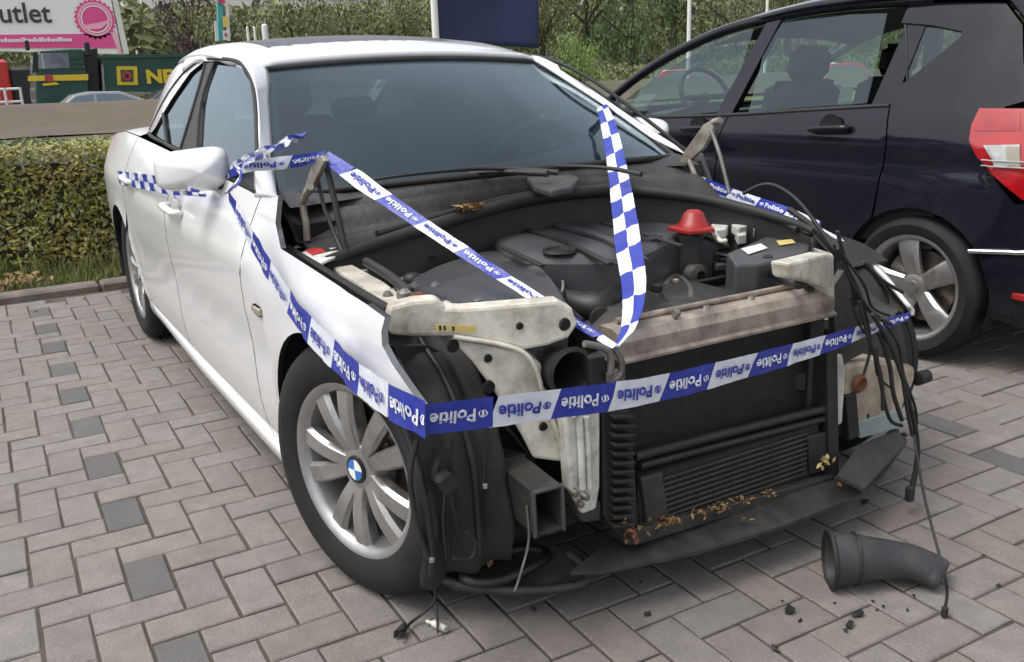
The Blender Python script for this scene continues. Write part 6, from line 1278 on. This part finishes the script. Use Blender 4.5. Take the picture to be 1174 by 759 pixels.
# ================================================================== POLICE TAPE
TW, TB = .072, .142       # width of the tape, length of one colour block
pol_v, pol_f = text_mesh('Politie', .040, .0011)
PWID = max(v[0] for v in pol_v)
def facing(C, nrm, ws):
    """half-width vectors for a ribbon lying flat with the given outward normal"""
    C = [Vector(c) for c in C]; out = []; nrm = Vector(nrm)
    for i in range(len(C)):
        d = (C[min(i+1, len(C)-1)]-C[max(i-1, 0)]).normalized(); out.append(nrm.cross(d).normalized()*ws[i]*2)
    return out
def tape(label, C, Wd, mode='text', flip=1, s0=0., width=TW, rev=False, wob=.0, group='police tape tied round the white car', zz=.0028, k=.125):
    """ribbon through the points C, its width along the vectors Wd; blocks, lettering and chequers are laid on it piece by piece"""
    P = catmull(C, 10); Q = catmull(Wd, 10); n = len(P)
    L = [0]
    for a, b_ in zip(P, P[1:]): L.append(L[-1]+(b_-a).length)
    T = L[-1]
    def at(s):
        s = min(max(s, 0), T); lo = 0
        for i in range(n-1):
            if L[i+1] >= s: lo = i; break
        t = (s-L[lo])/max(1e-9, L[lo+1]-L[lo]); return P[lo].lerp(P[lo+1], t), Q[lo].lerp(Q[lo+1], t), (P[lo+1]-P[lo]).normalized()
    def pt(s, t, off=0.):
        p, w, d = at(s); wl = w.length; nn = d.cross(w).normalized()*flip
        curl = wob*math.sin(s*23+t*40)*.5+.0045*noise.noise((s*17, t*1.6, len(label)*.37))+.002*noise.noise((s*46, t*3, len(label)*.7))
        return p+w*(t/.5)*.5+nn*(off+curl)
    b = MB()
    def strip_(sa, sb, t0, t1, slant, m, off=0.):
        b.m = m; k = max(2, int((sb-sa)/.012)); V = []
        for i in range(k+1):
            for t in (t0, (t0+t1)/2, t1):
                s = sa+(sb-sa)*i/k+slant*t; V.append(pt(s, t, off))
        F = [(i*3+j, (i+1)*3+j, (i+1)*3+j+1, i*3+j+1) for i in range(k) for j in range(2)]
        b.add(V, F)
    if mode == 'text':
        s = -s0*TB; i = 0
        while s < T:
            a, e = max(0, s), min(T, s+TB)
            if e-a > .004: strip_(a, e, -.5, .5, .022 if 0 < s and e < T else 0, i % 2)
            s += TB; i += 1
    else:
        s = -s0*k; i = 0
        while s < T:
            a, e = max(0, s), min(T, s+k)
            if e-a > .003: strip_(a, e, -.5, 0, 0, i % 2); strip_(a, e, 0, .5, 0, (i+1) % 2)
            s += k; i += 1
    o = b.build('police_tape', ['blue_vinyl', 'white_vinyl'], None, 70)
    tag(o, label, 'police tape', group)
    if mode == 'text':
        s = -s0*TB; i = 0
        while s < T:
            lb = MB(); m = 1-(i % 2); lo, hi = s+.012, s+TB-.012
            if lo > -.02 and hi < T+.02:
                # emblem disc, then the word; upside down along the tape
                def mp(x, y):      # x along text 0..TB, y across
                    return pt((s+TB-.010-x) if rev else s+.010+x, (-(y)/width) if rev else y/width, zz)
                c = (.012, 0.); ring = [(c[0]+.0095*math.cos(a*math.pi/8), c[1]+.0095*math.sin(a*math.pi/8)) for a in range(16)]
                inn = [(c[0]+.0068*math.cos(a*math.pi/8), c[1]+.0068*math.sin(a*math.pi/8)) for a in range(16)]
                V = [mp(*p) for p in ring+inn]; lb.add(V, [(k, (k+1) % 16, 16+(k+1) % 16, 16+k) for k in range(16)])
                lb.add([mp(c[0]-.002, -.006), mp(c[0]+.002, -.006), mp(c[0]+.0028, .001), mp(c[0]+.004, .005), mp(c[0], .0065), mp(c[0]-.004, .005), mp(c[0]-.0028, .001)], [(0, 1, 2, 3, 4, 5, 6)])
                k_ = .095/PWID; lb.add([mp(.026+v[0]*k_, v[1]*k_*1.12-.013) for v in pol_v], pol_f); lb.build('lettering', ['blue_vinyl', 'white_vinyl'][m], o)
            s += TB; i += 1
    return o
Zv = Vector((0, 0, 1))
# from the mirror down the wing to the flap
C = [(-0.546, -0.93, 0.958), (-0.397, -0.928, 0.88), (-0.215, -0.928, 0.794), (0.007, -0.927, 0.718), (0.208, -0.926, 0.688), (0.331, -0.926, 0.673), (0.475, -0.922, 0.671), (0.58, -0.905, 0.667)]
tape('police tape slanting down the white front wing from mirror to headlight corner', C, facing(C, (0, -1, 0), [.016, .032, .036, .038, .038, .038, .038, .036]), 'text', 1, .55, rev=True, wob=.001)
# across the open front
C = [(0.555, -0.895, 0.658), (0.56, -0.767, 0.644), (0.56, -0.61, 0.627), (0.555, -0.434, 0.607), (0.545, -0.235, 0.596), (0.52, 0.002, 0.586), (0.48, 0.257, 0.574), (0.42, 0.654, 0.566)]
Wd = [Vector((.004, .002, .060)), Vector((.004, .002, .062)), Vector((.003, .002, .062)), Vector((.003, .002, .062)), Vector((.003, .002, .060)), Vector((.003, .002, .056)), Vector((.0, .0, .046)), Vector((0, 0, .020))]
tape('police tape with lettering stretched across the stripped front', C, Wd, 'text', 1, .02, rev=True, wob=.002)
# from the right bonnet hinge down to the bonnet catch
P0, P1 = Vector([(-0.41, -0.7, 1.056)][0]), Vector([(0.46, -0.396, 0.681)][0])
C = [P0.lerp(P1, i/7)-Vector((0, 0, .012*math.sin(math.pi*i/7))) for i in range(8)]
nv = [(.3, -.5, .8), (.35, -.45, .75), (.45, -.40, .75), (.4, -.45, .7), (.35, -.35, .7), (.4, -.4, .7), (.5, -.4, .6), (.5, -.4, .6)]
tape('narrow twisted police tape running from the bonnet hinge over the engine', C, [facing(C, nv[i], [.016, .023, .019, .017, .016, .014, .011, .008])[i] for i in range(8)], 'text', 1, .3, rev=True, wob=.002)
# from the catch up over the windscreen edge: chequered side
C = [(0.46, -0.394, 0.678), (0.42, -0.325, 0.708), (0.3, -0.218, 0.753), (0.12, -0.096, 0.817), (-0.12, 0.071, 0.876), (-0.36, 0.235, 0.944), (-0.6, 0.385, 1.047), (-0.8, 0.499, 1.119)]
Wd = [Vector((.004, .016, .004)), Vector((.02, .034, .012)), Vector((.026, .05, .02)), Vector((.03, .056, .03)), Vector((.03, .056, .03)), Vector((.026, .052, .026)), Vector((.022, .046, .02)), Vector((.016, .034, .014))]
tape('chequered police tape rising from the bonnet catch over the windscreen', C, Wd, 'check', 1, .3, wob=.003)
C = [(-0.8, 0.499, 1.119), (-0.98, 0.694, 1.061), (-1.06, 0.885, 0.964)]
tape('chequered police tape end running from the windscreen edge to the far mirror', C, [Vector((.016, .034, .014)), Vector((.01, .02, .03)), Vector((.0, .01, .03))], 'check', 1, .1, wob=.002)
# along the flank behind the mirror
C = [(-3.30, -.905, .80), (-2.9, -.915, .815), (-2.45, -.925, .822), (-2.0, -.93, .825), (-1.5, -.955, .865), (-1.16, -.97, .895)]
C = [(-2.737, -0.905, 0.83), (-2.286, -0.915, 0.856), (-1.838, -0.925, 0.884), (-1.424, -0.93, 0.907), (-0.994, -0.945, 0.93), (-0.679, -0.96, 0.951)]
tape('chequered police tape lying along the rear doors of the white car', C, [Vector((0, -.004, .062))]*4+[Vector((0, -.004, .03)), Vector((0, 0, .016))], 'check', 1, .4, wob=.003)
# loops tied round the mirror arm and their loose end
C = [(-1.141, -0.8, 0.917), (-0.856, -0.83, 1.003), (-0.485, -0.87, 1.059), (-0.158, -0.9, 1.106), (-0.036, -0.9, 1.127), (-0.09, -0.86, 1.128)]
tape('crumpled loose end of police tape sticking out beside the mirror', C, [Vector((.02, 0, .02)), Vector((.01, .01, .030)), Vector((.008, .0, .028)), Vector((.01, .012, .022)), Vector((.006, .016, .016)), Vector((.012, .03, .02))], 'check', 1, .2, wob=.010)
C = [(-0.643, -0.9, 1.004), (-0.538, -0.87, 1.031), (-0.532, -0.8, 1.033), (-0.489, -0.74, 1.04), (-0.41, -0.7, 1.056)]
tape('police tape bridging the mirror and the right bonnet hinge', C, [Vector((.01, 0, .02)), Vector((.006, 0, .030)), Vector((.005, 0, .034)), Vector((.006, 0, .034)), Vector((.01, .012, .020))], 'text', 1, .4, rev=True, wob=.005)
C = [(-0.572, -0.9, 1.038), (-0.395, -0.93, 1.026), (-0.399, -0.95, 0.996), (-0.637, -0.92, 0.948)]
tape('police tape knotted round the arm of the white mirror', C, [Vector((.02, 0, .01)), Vector((.024, 0, .004)), Vector((.022, 0, -.01)), Vector((.016, 0, .014))], 'check', 1, 0, wob=.006)
# along the far wing
C = [(-0.856, 0.8, 0.919), (-0.71, 0.82, 0.857), (-0.553, 0.83, 0.818), (-0.384, 0.83, 0.79), (-0.203, 0.82, 0.768), (-0.044, 0.81, 0.736)]
tape('police tape lying along the top of the far front wing', C, [Vector((.0, .016, .034))]*6, 'text', 1, .2, wob=.002)

# ================================================================== LOOSE THINGS ON THE PAVING
# flattened rubber air duct
b = MB()
ax = catmull([(0.624, 0.141, 0.08), (0.662, 0.199, 0.082), (0.69, 0.261, 0.075), (0.719, 0.313, 0.065), (0.75, 0.346, 0.052), (0.784, 0.361, 0.042)], 6); N = len(ax); V = []; F = []
prof_r = [(0, .060, .074), (.12, .056, .070), (.3, .048, .056), (.5, .050, .046), (.75, .056, .040), (.93, .056, .034), (1, .050, .024)]
def pr_at(t, k): return interp([p[0] for p in prof_r], [p[k] for p in prof_r], t)
K = 22
def ductring(i, f):
    p = ax[i]; d = (ax[min(i+1, N-1)]-ax[max(i-1, 0)]).normalized(); sd_ = d.cross(Zv).normalized(); up = sd_.cross(d); t = i/(N-1); out = []
    for k in range(K):
        a = 2*math.pi*k/K; out.append(p+sd_*math.cos(a)*pr_at(t, 1)*f+up*math.sin(a)*pr_at(t, 2)*f*(1 if math.sin(a) > -.5 else .93))
    return out
for i in range(N): V += ductring(i, 1.0)
for i in range(N-4, -1, -1): V += ductring(i, .93)
n_r = 2*N-3
F = [(i*K+k, i*K+(k+1) % K, (i+1)*K+(k+1) % K, (i+1)*K+k) for i in range(n_r-1) if i != N-1 for k in range(K)]+[[(N-1)*K+k for k in range(K)], [N*K+k for k in range(K-1, -1, -1)]]
F += [((n_r-1)*K+k, (n_r-1)*K+(k+1) % K, (k+1) % K, k) for k in range(K)]
zmin = min(v.z for v in V)
cen = ax[N//2]; du = tag(empty('air_duct', (cen.x, cen.y, 0)), 'black plastic air duct lying on the paving in front of the wreck', 'air duct')
b.add([v-Vector((cen.x, cen.y, zmin-.001)) for v in V], F); b.build('tube', 'duct_plastic', du, 50)
b = MB(); d = (ax[1]-ax[0]).normalized(); rg = [p-Vector((cen.x, cen.y, zmin-.001)) for p in ductring(0, 1.02)]; b.tube(rg+[rg[0]], .006, 6, 0); b.build('mouth_rim', 'rubber', du, 60)
rg = [p-Vector((cen.x, cen.y, zmin-.001)) for p in ductring(5, 1.02)]; b = MB(); b.tube(rg+[rg[0]], .0035, 6, 0); b.build('collar', 'black_plastic', du, 60)
# small black fragments and nuts
def lump(label, u, r, m='rubber', g=None, seed=0, cat='debris', name='fragment', flat=.7):
    rr = random.Random(seed); bm = bmesh.new()
    for i in range(13):
        a = rr.uniform(0, 6.28); q = r*rr.uniform(.55, 1.15); bm.verts.new((q*math.cos(a), q*math.sin(a)*.75, rr.uniform(-1, 1)*r*flat*.8))
    h = bmesh.ops.convex_hull(bm, input=bm.verts)
    bmesh.ops.delete(bm, geom=[g for g in h['geom_interior'] if isinstance(g, bmesh.types.BMVert)], context='VERTS')
    bm.verts.index_update(); V = [tuple(v.co) for v in bm.verts]; F = [[v.index for v in f.verts] for f in bm.faces]; bm.free(); b = MB()
    b.add(V, F); o = b.build(name, m, None, 30, loc=(u[0], u[1], r*flat*.78)); o.rotation_euler = (0, 0, seed); return tag(o, label, cat, g)
G_ = 'black fragments scattered on the paving'
for k, (u, r, lab) in enumerate(zip([(0.751, 0.092, 0), (0.771, 0.041, 0), (0.125, 1.097, 0), (0.39, 0.569, 0), (0.653, -0.028, 0), (0.755, 0.575, 0), (0.859, 0.474, 0), (0.695, -0.036, 0), (0.777, 0.019, 0), (0.613, -0.008, 0), (0.687, 0.089, 0), (0.732, 0.169, 0), (0.76, 0.171, 0), (0.801, 0.205, 0), (0.772, 0.27, 0), (0.309, -0.528, 0), (0.478, -0.315, 0), (0.355, -0.236, 0), (0.737, -0.165, 0), (0.761, 0.147, 0)], (.016, .014, .012, .016, .017, .007, .008, .008, .008, .005, .005, .005, .005, .005, .005, .009, .010, .006, .011, .005),
    ('largest round black fragment on the paving below the air duct', 'dark lump just left of the largest round fragment', 'small black lump by the beige tank of the wreck', 'black fragment between the undertray and the air duct', 'black fragment near the bottom edge left of the air duct', 'tiny black chip on the paving right of the cable end', 'black chip on a paver below and right of the cable', 'chip beside the fragment at the bottom edge', 'small chip left of the dark lump', None, None, None, None, None, None, 'black chip on the paving under the torn pan', 'brown-black chip in a paving joint below the undertray', 'tiny chip in the shadow of the undertray', 'dark clod at the bottom edge of the paving', None))):
    lump(lab or 'tiny black crumb scattered below the air duct', u, r, 'rubber', G_ if lab else 'tiny crumbs below the air duct', k+1)
lump('round black rubber grommet on the paving beside the front tyre', [(0.223, -0.843, 0)][0], .021, 'rubber', None, 77, 'grommet', 'grommet', .9)
gp = [(0.249, -0.761, 0)][0]; b = MB(); b.tube([(gp[0]-.01, gp[1], .012), (gp[0]+.03, gp[1]+.012, .014)], [.010, .008], 8, 0); b.tube([(gp[0]-.012, gp[1]-.002, .012), (gp[0]-.03, gp[1]-.01, .010)], .005, 6, 0); tag(b.build('bulb', 'dirty_white_metal', None, 60), 'small pale broken bulb on the paving below the front corner', 'bulb')
for lab, P in (('dry brown leaves gathered at the foot of the hedge by the left frame edge', [(-4.54, -1.395, 0.06)][0]),):
    b = MB(); lq = random.Random(4)
    for k in range(60): leaf_quad(b, (P[0]+lq.gauss(0, .05), P[1]+lq.gauss(0, .10), .05+abs(lq.gauss(0, .03))), lq.uniform(.03, .07), (1+lq.gauss(0, .5), lq.gauss(0, .5), .8), lq)
    tag(b.build('dead_leaves', 'leaf_tan'), lab, 'leaves', kind='stuff')
for k, u in enumerate([(-4.365, -0.809, 0), (-3.881, -1.304, 0), (-3.758, -0.75, 0), (-4.061, -1.027, 0)]):
    b = MB(); leaf_quad(b, (0, 0, 0), .05, (0, .2, 1), rnd); o = b.build('leaf', 'leaf_tan', None, None, loc=(u[0], u[1], .006)); o.rotation_euler = (.1, .1, k*1.7)
    md = o.modifiers.new('solid', 'SOLIDIFY'); md.thickness = .001
    tag(o, ('pale dry leaf on the paving close to the rear tyre of the white car', 'pale dry leaf on the paving by the kerb near the left frame edge', 'dry leaf beside the rear tyre, on the side towards the camera', 'dry leaf on the paving midway along the kerb')[k], 'leaf')
